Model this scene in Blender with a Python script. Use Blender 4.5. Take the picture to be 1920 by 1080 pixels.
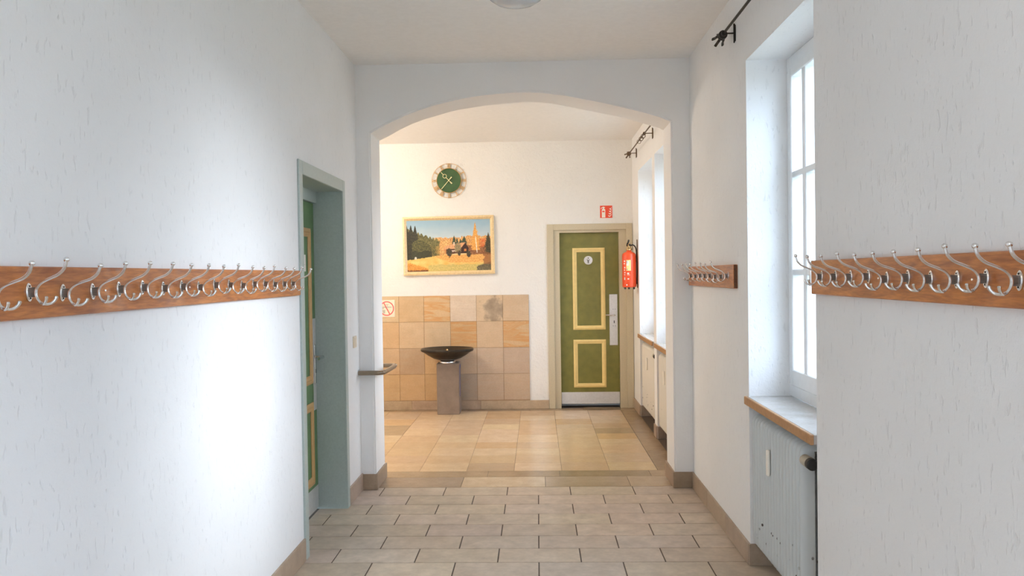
import bpy, bmesh, math, random
from mathutils import Vector, Matrix, noise
random.seed(7)
PI = math.pi
sc = bpy.context.scene
for o in list(bpy.data.objects):
    bpy.data.objects.remove(o)
C = sc.collection

# ------------------------------------------------------------------ camera
F_PX = 1500.0
YAW, PITCH, ROLL, CAM_H = 0.0314, -0.0165, 0.0146, 1.52
cam_d = bpy.data.cameras.new('camera')
cam = bpy.data.objects.new('camera', cam_d)
C.objects.link(cam)
cam_d.sensor_fit = 'HORIZONTAL'
cam_d.sensor_width = 36.0
cam_d.lens = 36.0 * F_PX / 1920.0
cam_d.clip_start = 0.05
rot = Matrix.Rotation(YAW, 3, 'Z') @ Matrix.Rotation(PITCH, 3, 'X') @ Matrix.Rotation(ROLL, 3, 'Y')
right, fwd, up = rot.col[0], rot.col[1], rot.col[2]
cam.matrix_world = Matrix(((right.x, up.x, -fwd.x, 0), (right.y, up.y, -fwd.y, 0),
                           (right.z, up.z, -fwd.z, CAM_H), (0, 0, 0, 1)))
sc.camera = cam

# ------------------------------------------------------------------ dimensions (metres)
XL, XR = -1.271, 1.084          # corridor side walls
YA, YA2 = 5.66, 6.00            # arch wall front / back
YB = 9.04                       # back wall of the hall
ZC = 3.02                       # ceiling
XH = -3.40                      # hall left wall
YR = -2.60                      # rear of the corridor
XW, XO = 1.29, 1.385            # window plane, outside face of the right wall
WIN = [(3.15, 4.15), (6.34, 7.34), (7.50, 8.52), (0.15, 1.15), (-1.75, -0.75)]   # window recesses along y
SILL, WTOP = 0.865, 2.60
FILL_LAMP = 15                      # watts of the unseen lamp added behind the viewer for warm fill
LAMP = 60                      # watts of the warm hall lamp

# ------------------------------------------------------------------ world, sky light, exposure
world = bpy.data.worlds.new('overcast_sky')
sc.world = world
world.use_nodes = True
wt = world.node_tree
bg = wt.nodes['Background']
SKY = 16.0                                   # zenith radiance of an overcast sky, a third of it at the horizon
tc = wt.nodes.new('ShaderNodeTexCoord')
sxyz = wt.nodes.new('ShaderNodeSeparateXYZ')
wt.links.new(tc.outputs['Generated'], sxyz.inputs[0])
rmp = wt.nodes.new('ShaderNodeMapRange')
rmp.inputs['From Min'].default_value, rmp.inputs['From Max'].default_value = 0.0, 1.0
rmp.inputs['To Min'].default_value, rmp.inputs['To Max'].default_value = SKY / 3, SKY
wt.links.new(sxyz.outputs['Z'], rmp.inputs['Value'])
bg.inputs['Color'].default_value = (0.62, 0.785, 1.0, 1)
wt.links.new(rmp.outputs['Result'], bg.inputs['Strength'])
for k, (a, b) in enumerate(WIN):
    pl = bpy.data.lights.new('window_portal', 'AREA')
    pl.shape = 'RECTANGLE'
    pl.size, pl.size_y = WTOP - SILL, b - a
    pl.cycles.is_portal = True
    po = bpy.data.objects.new('window_portal', pl)
    C.objects.link(po)
    po.location = (XO + 0.01, (a + b) / 2, (SILL + WTOP) / 2)
    po.rotation_euler = (0, PI / 2, 0)
# hazy sun low over the courtyard, veiled by thin cloud
sd = bpy.data.lights.new('hazy_sun', 'SUN')
sd.energy = 5.0
sd.angle = math.radians(30)
sd.color = (0.84, 0.92, 1.0)
so = bpy.data.objects.new('hazy_sun', sd)
C.objects.link(so)
SUN_FROM = Vector((1.0, 0.12, 0.27)).normalized()
so.rotation_euler = SUN_FROM.to_track_quat('Z', 'Y').to_euler()
so.location = (12, 5, 8)
RW = (-0.60, 0.40, 0.90, 2.55)              # unseen window added in the end wall for fill light
pl = bpy.data.lights.new('window_portal', 'AREA')
pl.shape = 'RECTANGLE'
pl.size, pl.size_y = RW[1] - RW[0], RW[3] - RW[2]
pl.cycles.is_portal = True
po = bpy.data.objects.new('window_portal', pl)
C.objects.link(po)
po.location = ((RW[0] + RW[1]) / 2, YR - 0.22, (RW[2] + RW[3]) / 2)
po.rotation_euler = (PI / 2, 0, 0)
vs = sc.view_settings
vs.view_transform = 'Standard'
vs.look = 'None'
vs.exposure = 0.37
vs.gamma = 1.0
vs.use_curve_mapping = False
cy = sc.cycles
cy.max_bounces = 14
cy.diffuse_bounces = 8
cy.glossy_bounces = 5
cy.transmission_bounces = 8
cy.transparent_max_bounces = 12
cy.caustics_reflective = False
cy.caustics_refractive = False
cy.use_denoising = True
cy.sample_clamp_indirect = 8.0

# ------------------------------------------------------------------ materials
def srgb(r, g, b):
    f = lambda c: (c / 255 / 12.92) if c / 255 <= 0.04045 else ((c / 255 + 0.055) / 1.055) ** 2.4
    return (f(r), f(g), f(b), 1)

class NT:
    def __init__(s, name):
        s.m = bpy.data.materials.new(name)
        s.m.use_nodes = True
        s.t = s.m.node_tree
        s.b = s.t.nodes['Principled BSDF']
    def n(s, typ, **kw):
        nd = s.t.nodes.new(typ)
        for k, v in kw.items():
            if k in nd.inputs.keys():
                nd.inputs[k].default_value = v
            else:
                setattr(nd, k, v)
        return nd
    def l(s, a, b):
        s.t.links.new(a, b)
    def pos(s, scale=(1, 1, 1)):
        g = s.n('ShaderNodeNewGeometry')
        mp = s.n('ShaderNodeMapping')
        mp.inputs['Scale'].default_value = scale
        s.l(g.outputs['Position'], mp.inputs['Vector'])
        return mp.outputs['Vector']
    def ramp(s, fac, stops):
        r = s.n('ShaderNodeValToRGB')
        e = r.color_ramp.elements
        while len(e) < len(stops):
            e.new(0.5)
        for el, (p, c) in zip(e, stops):
            el.position = p
            el.color = c if len(c) == 4 else (*c, 1)
        s.l(fac, r.inputs['Fac'])
        return r.outputs['Color']
    def mix(s, fac, a, b, blend='MIX'):
        m = s.n('ShaderNodeMix', data_type='RGBA', blend_type=blend)
        for val, idx in ((fac, 0), (a, 6), (b, 7)):
            if hasattr(val, 'is_linked'):
                s.l(val, m.inputs[idx])
            else:
                m.inputs[idx].default_value = val
        return m.outputs[2]
    def bump(s, h, strength=0.3, dist=0.01, prev=None):
        b = s.n('ShaderNodeBump')
        b.inputs['Strength'].default_value = strength
        b.inputs['Distance'].default_value = dist
        s.l(h, b.inputs['Height'])
        if prev is not None:
            s.l(prev, b.inputs['Normal'])
        return b.outputs['Normal']

def plain(name, col, rough=0.5, metal=0.0, noise_amt=0.06, nscale=30, bump=0.0, spec=0.5, coat=0.0):
    t = NT(name)
    v = t.pos()
    nz = t.n('ShaderNodeTexNoise', Scale=nscale, Detail=3.0)
    t.l(v, nz.inputs['Vector'])
    lo = tuple(c * (1 - noise_amt) for c in col[:3]) + (1,)
    hi = tuple(min(1, c * (1 + noise_amt)) for c in col[:3]) + (1,)
    t.l(t.ramp(nz.outputs['Fac'], [(0.3, lo), (0.7, hi)]), t.b.inputs['Base Color'])
    t.b.inputs['Roughness'].default_value = rough
    t.b.inputs['Metallic'].default_value = metal
    t.b.inputs['Specular IOR Level'].default_value = spec
    t.b.inputs['Coat Weight'].default_value = coat
    if bump:
        t.l(t.bump(nz.outputs['Fac'], bump, 0.004), t.b.inputs['Normal'])
    return t.m

def plaster(name, col, groove=1.0, coarse=0.0):
    """scraped roughcast: short vertical grooves over a fine grain"""
    t = NT(name)
    v = t.pos((1, 1, 0.30))
    n1 = t.n('ShaderNodeTexNoise', Scale=66.0, Detail=2.5, Roughness=0.55, Distortion=0.6)
    t.l(v, n1.inputs['Vector'])
    g = t.ramp(n1.outputs['Fac'], [(0.285, (0, 0, 0)), (0.385, (1, 1, 1))])
    v2 = t.pos()
    n2 = t.n('ShaderNodeTexNoise', Scale=150.0, Detail=3.0)
    t.l(v2, n2.inputs['Vector'])
    n3 = t.n('ShaderNodeTexNoise', Scale=34.0, Detail=5.0, Roughness=0.65)
    t.l(v2, n3.inputs['Vector'])
    nb = t.bump(g, 0.48 * groove, 0.0036)
    nb = t.bump(n2.outputs['Fac'], 0.22, 0.0022, nb)
    nb = t.bump(n3.outputs['Fac'], 0.25 + coarse, 0.009, nb)
    t.l(nb, t.b.inputs['Normal'])
    n4 = t.n('ShaderNodeTexNoise', Scale=1.3, Detail=4.0)
    t.l(v2, n4.inputs['Vector'])
    lo = tuple(c * 0.95 for c in col[:3]) + (1,)
    base = t.ramp(n4.outputs['Fac'], [(0.3, lo), (0.7, col)])
    base = t.mix(0.07 * groove, base, g, 'MULTIPLY')
    t.l(base, t.b.inputs['Base Color'])
    t.b.inputs['Roughness'].default_value = 0.92
    t.b.inputs['Specular IOR Level'].default_value = 0.2
    return t.m

def stone(name, rough, vein=0.0, stain=False, grain=60, mottling=0.12, vein_col=(0.50, 0.24, 0.07, 1), vein_scale=(0.45, 0.45, 3.6), spec=0.5):
    """stone or ceramic whose own colour comes from the object, with mottling, veins or a stain"""
    t = NT(name)
    oi = t.n('ShaderNodeObjectInfo')
    v = t.pos()
    n1 = t.n('ShaderNodeTexNoise', Scale=9.0, Detail=6.0, Roughness=0.6)
    t.l(v, n1.inputs['Vector'])
    n2 = t.n('ShaderNodeTexNoise', Scale=float(grain), Detail=3.0)
    t.l(v, n2.inputs['Vector'])
    k = 1 - mottling
    m1 = t.ramp(n1.outputs['Fac'], [(0.32, (k, k * 0.98, k * 0.95)), (0.68, (1.0, 1.0, 1.0))])
    m2 = t.ramp(n2.outputs['Fac'], [(0.30, (0.9, 0.9, 0.9)), (0.70, (1.0, 1.0, 1.0))])
    c = t.mix(1.0, oi.outputs['Color'], m1, 'MULTIPLY')
    c = t.mix(1.0, c, m2, 'MULTIPLY')
    if vein:
        vv = t.pos(vein_scale)
        w = t.n('ShaderNodeTexNoise', Scale=4.0, Detail=3.0, Distortion=0.9)
        t.l(vv, w.inputs['Vector'])
        f = t.ramp(w.outputs['Fac'], [(0.40, (0, 0, 0)), (0.50, (vein, vein, vein)), (0.54, (0.2 * vein,) * 3), (0.60, (0.75 * vein,) * 3), (0.70, (0, 0, 0))])
        c = t.mix(f, c, vein_col)
    if stain:
        g = t.n('ShaderNodeNewGeometry')
        d = t.n('ShaderNodeVectorMath', operation='DISTANCE')
        t.l(g.outputs['Position'], d.inputs[0])
        d.inputs[1].default_value = (-0.50, 9.0, 1.12)
        a = t.n('ShaderNodeMath', operation='MULTIPLY_ADD')
        t.l(n1.outputs['Fac'], a.inputs[0])
        a.inputs[1].default_value = 0.34
        t.l(d.outputs['Value'], a.inputs[2])
        f = t.ramp(a.outputs[0], [(0.26, (0.85, 0.85, 0.85)), (0.33, (0, 0, 0))])
        c = t.mix(f, c, t.ramp(n1.outputs['Fac'], [(0.35, (0.25, 0.19, 0.135)), (0.60, (0.42, 0.32, 0.22))]))
    t.l(c, t.b.inputs['Base Color'])
    r = t.n('ShaderNodeMath', operation='MULTIPLY_ADD')
    t.l(n1.outputs['Fac'], r.inputs[0])
    r.inputs[1].default_value = 0.14
    r.inputs[2].default_value = rough - 0.07
    t.l(r.outputs[0], t.b.inputs['Roughness'])
    t.b.inputs['Specular IOR Level'].default_value = spec
    t.l(t.bump(n2.outputs['Fac'], 0.06, 0.002), t.b.inputs['Normal'])
    return t.m

def wood(name, col, dark):
    t = NT(name)
    v = t.pos((9, 1.1, 9))
    n1 = t.n('ShaderNodeTexNoise', Scale=5.0, Detail=5.0, Distortion=0.8)
    t.l(v, n1.inputs['Vector'])
    w = t.n('ShaderNodeTexNoise', Scale=22.0, Detail=3.0)
    t.l(v, w.inputs['Vector'])
    vo = t.n('ShaderNodeTexVoronoi', Scale=3.4)
    v2 = t.pos((1, 1, 1.4))
    t.l(v2, vo.inputs['Vector'])
    c = t.ramp(n1.outputs['Fac'], [(0.30, dark), (0.62, col)])
    c2 = t.ramp(w.outputs['Fac'], [(0.35, (0.78, 0.74, 0.70)), (0.65, (1, 1, 1))])
    c = t.mix(1.0, c, c2, 'MULTIPLY')
    kn = t.ramp(vo.outputs['Distance'], [(0.05, (0.35, 0.28, 0.22)), (0.12, (1, 1, 1))])
    c = t.mix(1.0, c, kn, 'MULTIPLY')
    t.l(c, t.b.inputs['Base Color'])
    t.b.inputs['Roughness'].default_value = 0.38
    t.b.inputs['Coat Weight'].default_value = 0.15
    t.l(t.bump(w.outputs['Fac'], 0.08, 0.002), t.b.inputs['Normal'])
    return t.m

def glass_pane(name):
    t = NT(name)
    tr = t.n('ShaderNodeBsdfTransparent')
    gl = t.n('ShaderNodeBsdfGlossy', Roughness=0.02)
    lw = t.n('ShaderNodeLayerWeight')
    pw = t.n('ShaderNodeMath', operation='POWER')
    t.l(lw.outputs['Facing'], pw.inputs[0])
    pw.inputs[1].default_value = 5.0
    fr = t.n('ShaderNodeMath', operation='MULTIPLY_ADD')
    t.l(pw.outputs[0], fr.inputs[0])
    fr.inputs[1].default_value = 0.5
    fr.inputs[2].default_value = 0.03
    mx = t.n('ShaderNodeMixShader')
    t.l(fr.outputs[0], mx.inputs[0])
    t.l(tr.outputs[0], mx.inputs[1])
    t.l(gl.outputs[0], mx.inputs[2])
    t.l(mx.outputs[0], t.t.nodes['Material Output'].inputs['Surface'])
    return t.m

def radiator_paint(name, col):
    """enamel with chips of rust low on the ribs"""
    t = NT(name)
    v = t.pos((1, 1, 0.8))
    vo = t.n('ShaderNodeTexVoronoi', Scale=34.0)
    t.l(v, vo.inputs['Vector'])
    nz = t.n('ShaderNodeTexNoise', Scale=4.0)
    t.l(v, nz.inputs['Vector'])
    g = t.n('ShaderNodeNewGeometry')
    sx = t.n('ShaderNodeSeparateXYZ')
    t.l(g.outputs['Position'], sx.inputs[0])
    band = t.ramp(sx.outputs['Z'], [(0.13, (0, 0, 0)), (0.18, (1, 1, 1)), (0.30, (1, 1, 1)), (0.34, (0, 0, 0))])
    spot = t.ramp(vo.outputs['Distance'], [(0.17, (1, 1, 1)), (0.22, (0, 0, 0))])
    keep = t.ramp(nz.outputs['Fac'], [(0.50, (0, 0, 0)), (0.56, (1, 1, 1))])
    f = t.mix(1.0, t.mix(1.0, band, spot, 'MULTIPLY'), keep, 'MULTIPLY')
    t.l(t.mix(f, col, (0.05, 0.035, 0.03, 1)), t.b.inputs['Base Color'])
    t.b.inputs['Roughness'].default_value = 0.35
    return t.m

M = {}
M['plaster'] = plaster('white_roughcast', (0.87, 0.87, 0.87, 1), 1.0)
M['plaster_hall'] = plaster('white_hall_roughcast', (0.87, 0.855, 0.82, 1), 0.5, 0.75)
M['plaster_arch'] = plaster('smooth_white_plaster', (0.87, 0.86, 0.85, 1), 0.15)
M['ceiling'] = plain('ceiling_paint', (0.87, 0.855, 0.835, 1), 0.95, noise_amt=0.02, spec=0.1)
M['tile'] = stone('corridor_ceramic', 0.40, grain=34, mottling=0.26)
M['grout'] = plain('dark_grout', (0.11, 0.08, 0.058, 1), 0.9)
M['floor_stone'] = stone('polished_sandstone', 0.20, grain=50, mottling=0.10, vein=0.25, vein_col=(0.52, 0.34, 0.17, 1), vein_scale=(0.35, 3.0, 1))
M['border_stone'] = stone('polished_border_stone', 0.22, grain=70, mottling=0.15)
M['wall_stone'] = stone('honed_sandstone', 0.5, grain=90, mottling=0.10, vein=0.12)
M['wall_stone_veined'] = stone('veined_sandstone', 0.5, grain=90, mottling=0.10, vein=0.8, vein_col=(0.60, 0.28, 0.08, 1))
M['wall_stone_stained'] = stone('stained_sandstone', 0.5, grain=90, mottling=0.10, stain=True)
M['wall_grout'] = plain('sandstone_grout', srgb(176, 142, 104), 0.9)
M['skirting'] = stone('skirting_ceramic', 0.45, grain=60, mottling=0.18)
M['wood'] = wood('varnished_pine', srgb(206, 128, 60), srgb(160, 88, 34))
M['wood_end'] = plain('pine_end_grain', srgb(98, 58, 30), 0.6, noise_amt=0.3, nscale=90)
M['alu'] = plain('satin_aluminium', (0.80, 0.79, 0.78, 1), 0.24, 1.0, 0.05)
M['alu_dark'] = plain('dark_cast_aluminium', (0.22, 0.20, 0.18, 1), 0.45, 0.8, 0.1, 120)
M['screw'] = plain('dark_screw', (0.05, 0.045, 0.04, 1), 0.5, 0.7)
M['white_paint'] = plain('white_window_paint', (0.80, 0.82, 0.83, 1), 0.35, noise_amt=0.02)
M['pane'] = glass_pane('window_glass')
M['sill'] = stone('sill_marble', 0.16, grain=80, mottling=0.15)
M['sill_edge'] = plain('sill_edge_stone', srgb(176, 132, 92), 0.45, noise_amt=0.12, nscale=60)
M['radiator'] = radiator_paint('radiator_enamel', (0.62, 0.65, 0.65, 1))
M['radiator_hall'] = radiator_paint('radiator_cream_enamel', (0.76, 0.72, 0.64, 1))
M['valve'] = plain('valve_beige_plastic', srgb(186, 176, 158), 0.5)
M['black'] = plain('black_plastic', (0.015, 0.015, 0.015, 1), 0.45)
M['iron'] = plain('black_wrought_iron', (0.022, 0.018, 0.016, 1), 0.5, 0.5, 0.2, 80)
M['bronze'] = plain('bronze_iron', (0.12, 0.075, 0.04, 1), 0.42, 0.7, 0.2, 80)
M['green_corridor'] = plain('green_door_paint', srgb(96, 128, 84), 0.45, noise_amt=0.12, nscale=14, bump=0.05)
M['green'] = plain('olive_door_paint', srgb(124, 120, 58), 0.42, noise_amt=0.12, nscale=14, bump=0.05)
M['cream'] = plain('cream_moulding_paint', srgb(238, 212, 142), 0.45, noise_amt=0.04)
M['cream_tan'] = plain('tan_moulding_paint', srgb(194, 156, 104), 0.45, noise_amt=0.05)
M['frame_grey'] = plain('grey_green_frame_paint', srgb(174, 186, 182), 0.38, noise_amt=0.05, nscale=90, bump=0.05)
M['frame_beige'] = plain('grey_beige_frame_paint', srgb(200, 188, 160), 0.38, noise_amt=0.05, nscale=90, bump=0.05)
M['steel'] = plain('brushed_steel_plate', (0.72, 0.71, 0.70, 1), 0.38, 0.55, 0.05, 50)
M['paper'] = plain('white_paper', (0.82, 0.80, 0.76, 1), 0.7, noise_amt=0.02)
M['brass'] = plain('brass', (0.72, 0.50, 0.24, 1), 0.30, 1.0, 0.05)
M['gold'] = plain('pale_gold', srgb(214, 172, 112), 0.45, 0.35, 0.10, 60)
M['gold_frame'] = plain('gilt_cream_frame', srgb(232, 206, 158), 0.40, 0.15, 0.12, 70)
M['clock_green'] = plain('green_enamel', srgb(58, 92, 50), 0.38, 0.0, 0.22, 9)
M['hand'] = plain('cream_hand', srgb(246, 232, 180), 0.4)
M['granite'] = stone('brown_grey_granite', 0.5, grain=140, mottling=0.2)
M['bowl'] = plain('dark_bronze_bowl', (0.030, 0.024, 0.018, 1), 0.38, 0.35, 0.3, 30)
M['chrome'] = plain('polished_steel', (0.75, 0.76, 0.78, 1), 0.15, 1.0, 0.03)
M['red'] = plain('extinguisher_red', srgb(240, 82, 36), 0.28, noise_amt=0.03, coat=0.3)
M['sign_red'] = plain('sign_red', srgb(234, 78, 44), 0.45, noise_amt=0.02)
M['ring_red'] = plain('faded_ring_red', srgb(222, 96, 96), 0.5, noise_amt=0.05)
M['sign_white'] = plain('sign_white', srgb(250, 244, 232), 0.45, noise_amt=0.02)
M['sign_faded'] = plain('faded_sign_white', srgb(244, 226, 204), 0.5, noise_amt=0.03)
M['sign_grey'] = plain('faded_print_grey', srgb(190, 184, 170), 0.5)
M['label_cream'] = plain('label_cream', srgb(252, 226, 150), 0.45, noise_amt=0.04)
M['label_blue'] = plain('label_blue', srgb(80, 90, 150), 0.5)
M['rail'] = plain('worn_bronze_rail', (0.30, 0.235, 0.17, 1), 0.30, 0.75, 0.1, 60)
M['switch'] = plain('cream_plastic', srgb(226, 212, 190), 0.4, noise_amt=0.02)
M['court'] = plain('courtyard_lawn', (0.16, 0.165, 0.13, 1), 0.95, noise_amt=0.2, nscale=3)

def outside_masonry():
    t = NT('pale_masonry')
    v = t.pos((1, 1, 1))
    mp = t.n('ShaderNodeMapping')
    mp.inputs['Rotation'].default_value = (PI / 2, 0, 0)
    t.l(v, mp.inputs['Vector'])
    br = t.n('ShaderNodeTexBrick', Scale=2.2)
    br.inputs['Color1'].default_value = (0.62, 0.55, 0.42, 1)
    br.inputs['Color2'].default_value = (0.70, 0.64, 0.52, 1)
    br.inputs['Mortar'].default_value = (0.50, 0.46, 0.40, 1)
    t.l(mp.outputs[0], br.inputs['Vector'])
    t.l(br.outputs['Color'], t.b.inputs['Base Color'])
    t.b.inputs['Roughness'].default_value = 0.9
    return t.m
M['masonry'] = outside_masonry()

def lamp_glass():
    t = NT('frosted_lamp_glass')
    t.b.inputs['Base Color'].default_value = (0.70, 0.76, 0.82, 1)
    t.b.inputs['Roughness'].default_value = 0.12
    t.b.inputs['Transmission Weight'].default_value = 0.25
    t.b.inputs['IOR'].default_value = 1.45
    return t.m
M['lamp_glass'] = lamp_glass()

def lit_glass():
    t = NT('lit_lamp_glass')
    t.b.inputs['Base Color'].default_value = (0.95, 0.9, 0.8, 1)
    t.b.inputs['Emission Color'].default_value = (1.0, 0.66, 0.32, 1)
    t.b.inputs['Emission Strength'].default_value = 6.0
    return t.m
M['lit_glass'] = lit_glass()

def canvas_mat():
    t = NT('oil_painting')
    a = t.n('ShaderNodeVertexColor', layer_name='paint')
    t.l(a.outputs['Color'], t.b.inputs['Base Color'])
    t.b.inputs['Roughness'].default_value = 0.45
    v = t.pos()
    nz = t.n('ShaderNodeTexNoise', Scale=120.0)
    t.l(v, nz.inputs['Vector'])
    t.l(t.bump(nz.outputs['Fac'], 0.15, 0.002), t.b.inputs['Normal'])
    return t.m
M['canvas'] = canvas_mat()

# ------------------------------------------------------------------ mesh helpers
W = {}            # world position of every object's origin

class MB:
    """collects shapes given in world coordinates; build() links them as one mesh object"""
    def __init__(s):
        s.v, s.f = [], []
    def add(s, vs_, fs):
        k = len(s.v)
        s.v += [tuple(p) for p in vs_]
        s.f += [tuple(i + k for i in f) for f in fs]
        return s
    def box(s, x0, x1, y0, y1, z0, z1, ch=0.0):
        if ch <= 0:
            v = [(x, y, z) for z in (z0, z1) for y in (y0, y1) for x in (x0, x1)]
            return s.add(v, [(0, 2, 3, 1), (4, 5, 7, 6), (0, 1, 5, 4), (2, 6, 7, 3), (0, 4, 6, 2), (1, 3, 7, 5)])
        bm = bmesh.new()
        bmesh.ops.create_cube(bm, size=1)
        for v in bm.verts:
            v.co = Vector(((x0 + x1) / 2 + v.co.x * (x1 - x0), (y0 + y1) / 2 + v.co.y * (y1 - y0), (z0 + z1) / 2 + v.co.z * (z1 - z0)))
        bmesh.ops.bevel(bm, geom=bm.edges[:], offset=ch, segments=1, affect='EDGES')
        bm.verts.index_update()
        s.add([v.co for v in bm.verts], [[v.index for v in f.verts] for f in bm.faces])
        bm.free()
        return s
    def sweep(s, path, rad, n=8, ref=(0, 1, 0), closed=False, caps=True):
        """tube along a path; rad is one number or a list of numbers or (a, b) half-axes, b along ref"""
        P = [Vector(p) for p in path]
        N = len(P)
        if not isinstance(rad, (list, tuple)):
            rad = [rad] * N
        rings = []
        refv = Vector(ref)
        for i, p in enumerate(P):
            a = P[(i - 1) % N] if (i > 0 or closed) else P[i]
            b = P[(i + 1) % N] if (i < N - 1 or closed) else P[i]
            t = (b - a).normalized()
            bn = refv - t * refv.dot(t)
            if bn.length < 1e-4:
                bn = Vector((0, 0, 1)) - t * t.z
                if bn.length < 1e-4:
                    bn = Vector((1, 0, 0))
            bn.normalize()
            nn = bn.cross(t).normalized()
            r = rad[i]
            ra, rb = (r, r) if not isinstance(r, (list, tuple)) else r
            rings.append([p + nn * ra * math.cos(q) + bn * rb * math.sin(q) for q in [2 * PI * j / n for j in range(n)]])
        v = [q for r in rings for q in r]
        f = []
        for i in range(N if closed else N - 1):
            i2 = (i + 1) % N
            for j in range(n):
                j2 = (j + 1) % n
                f.append((i * n + j, i * n + j2, i2 * n + j2, i2 * n + j))
        if caps and not closed:
            f.append(tuple(range(n - 1, -1, -1)))
            f.append(tuple((N - 1) * n + j for j in range(n)))
        return s.add(v, f)
    def lathe(s, prof, c=(0, 0, 0), n=32, axis='z', sx=1.0, sy=1.0):
        """prof: list of (radius, height); revolved round a line through c"""
        v, f = [], []
        for r, h in prof:
            for j in range(n):
                q = 2 * PI * j / n
                a, b = r * math.cos(q) * sx, r * math.sin(q) * sy
                if axis == 'z':
                    p = (c[0] + a, c[1] + b, c[2] + h)
                elif axis == 'y':
                    p = (c[0] + a, c[1] + h, c[2] + b)
                else:
                    p = (c[0] + h, c[1] + a, c[2] + b)
                v.append(p)
        K = len(prof)
        for i in range(K - 1):
            for j in range(n):
                j2 = (j + 1) % n
                f.append((i * n + j, i * n + j2, (i + 1) * n + j2, (i + 1) * n + j))
        f.append(tuple(range(n - 1, -1, -1)))
        f.append(tuple((K - 1) * n + j for j in range(n)))
        return s.add(v, f)
    def poly(s, pts, thick, axis='y', at=0.0):
        """prism: outline pts in the plane normal to axis, from at to at+thick"""
        n = len(pts)
        def P(a, b, h):
            return {'y': (a, h, b), 'x': (h, a, b), 'z': (a, b, h)}[axis]
        v = [P(a, b, at) for a, b in pts] + [P(a, b, at + thick) for a, b in pts]
        f = [tuple(range(n)), tuple(range(2 * n - 1, n - 1, -1))]
        f += [(i, (i + 1) % n + 0, (i + 1) % n + n, i + n)[::-1] for i in range(n)]
        return s.add(v, f)
    def mesh(s, name, origin=(0, 0, 0), smooth=False):
        me = bpy.data.meshes.new(name)
        o = Vector(origin)
        me.from_pydata([Vector(p) - o for p in s.v], [], s.f)
        bm = bmesh.new()
        bm.from_mesh(me)
        bmesh.ops.recalc_face_normals(bm, faces=bm.faces[:])
        bm.to_mesh(me)
        bm.free()
        if smooth:
            for p in me.polygons:
                p.use_smooth = True
            me.set_sharp_from_angle(angle=math.radians(40))
        me.update()
        return me
    def build(s, name, mat, parent=None, smooth=False, origin=None):
        if origin is None:
            origin = W[parent.name] if parent is not None else (0, 0, 0)
        return link(name, s.mesh(name, origin, smooth), mat, parent, origin)

def link(name, me, mat, parent=None, at=(0, 0, 0), color=None):
    """object sharing mesh data me with its origin at world position at"""
    o = bpy.data.objects.new(name, me)
    C.objects.link(o)
    if mat is not None and not me.materials:
        me.materials.append(M[mat] if isinstance(mat, str) else mat)
    pw = Vector(W[parent.name]) if parent is not None else Vector((0, 0, 0))
    o.parent = parent
    o.location = Vector(at) - pw
    W[o.name] = Vector(at)
    if color:
        o.color = color
    return o

def tag(o, label=None, cat=None, group=None, kind=None):
    if label: o['label'] = label
    if cat: o['category'] = cat
    if group: o['group'] = group
    if kind: o['kind'] = kind
    return o

def empty(name, at, label=None, cat=None, group=None, kind=None):
    o = bpy.data.objects.new(name, None)
    C.objects.link(o)
    o.empty_display_size = 0.1
    o.location = at
    W[o.name] = Vector(at)
    return tag(o, label, cat, group, kind)

def struct(name, mb, mat, label, cat, smooth=False):
    return tag(mb.build(name, mat, None, smooth), label, cat, kind='structure')

def slab_mesh(name, w, d, h, ch, mat):
    """tile lying in xy with chamfered top, origin in the middle of the top face"""
    a, b = w / 2, d / 2
    v = [(-a, -b, -h), (a, -b, -h), (a, b, -h), (-a, b, -h), (-a, -b, -ch), (a, -b, -ch), (a, b, -ch), (-a, b, -ch),
         (-a + ch, -b + ch, 0), (a - ch, -b + ch, 0), (a - ch, b - ch, 0), (-a + ch, b - ch, 0)]
    f = [(3, 2, 1, 0), (8, 9, 10, 11)]
    for k in (0, 4):
        for i in range(4):
            j = (i + 1) % 4
            f.append((k + i, k + j, k + 4 + j, k + 4 + i))
    me = bpy.data.meshes.new(name)
    me.from_pydata(v, [], f)
    me.materials.append(M[mat])
    return me
_slabs = {}
def slab(name, x0, x1, y0, y1, z, parent, mat, color, h=0.018, gap=0.004, ch=0.002):
    w, d = round(x1 - x0 - gap, 4), round(y1 - y0 - gap, 4)
    key = (w, d, h, mat, ch)
    if key not in _slabs:
        _slabs[key] = slab_mesh(name, w, d, h, ch, mat)
    return link(name, _slabs[key], None, parent, ((x0 + x1) / 2, (y0 + y1) / 2, z), color)
def wall_slab(name, a0, a1, z0, z1, plane, axis, parent, mat, color, h=0.012, gap=0.003, ch=0.002):
    """tile on a wall; axis says which way its face looks: -y, +x, -x, +y"""
    w, d = round(a1 - a0 - gap, 4), round(z1 - z0 - gap, 4)
    key = (w, d, h, mat, ch)
    if key not in _slabs:
        _slabs[key] = slab_mesh(name, w, d, h, ch, mat)
    a, z = (a0 + a1) / 2, (z0 + z1) / 2
    at = (a, plane, z) if axis in ('-y', '+y') else (plane, a, z)
    o = link(name, _slabs[key], None, parent, at, color)
    o.rotation_euler = {'-y': (PI / 2, 0, 0), '+y': (PI / 2, 0, PI), '+x': (PI / 2, 0, PI / 2), '-x': (PI / 2, 0, -PI / 2)}[axis]
    return o
def vary(c, d=0.08):
    k = 1 + random.uniform(-d, d)
    return (min(1, c[0] * k), min(1, c[1] * k * (1 + random.uniform(-0.02, 0.02))), min(1, c[2] * k * (1 + random.uniform(-0.05, 0.05))), 1)

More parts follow.
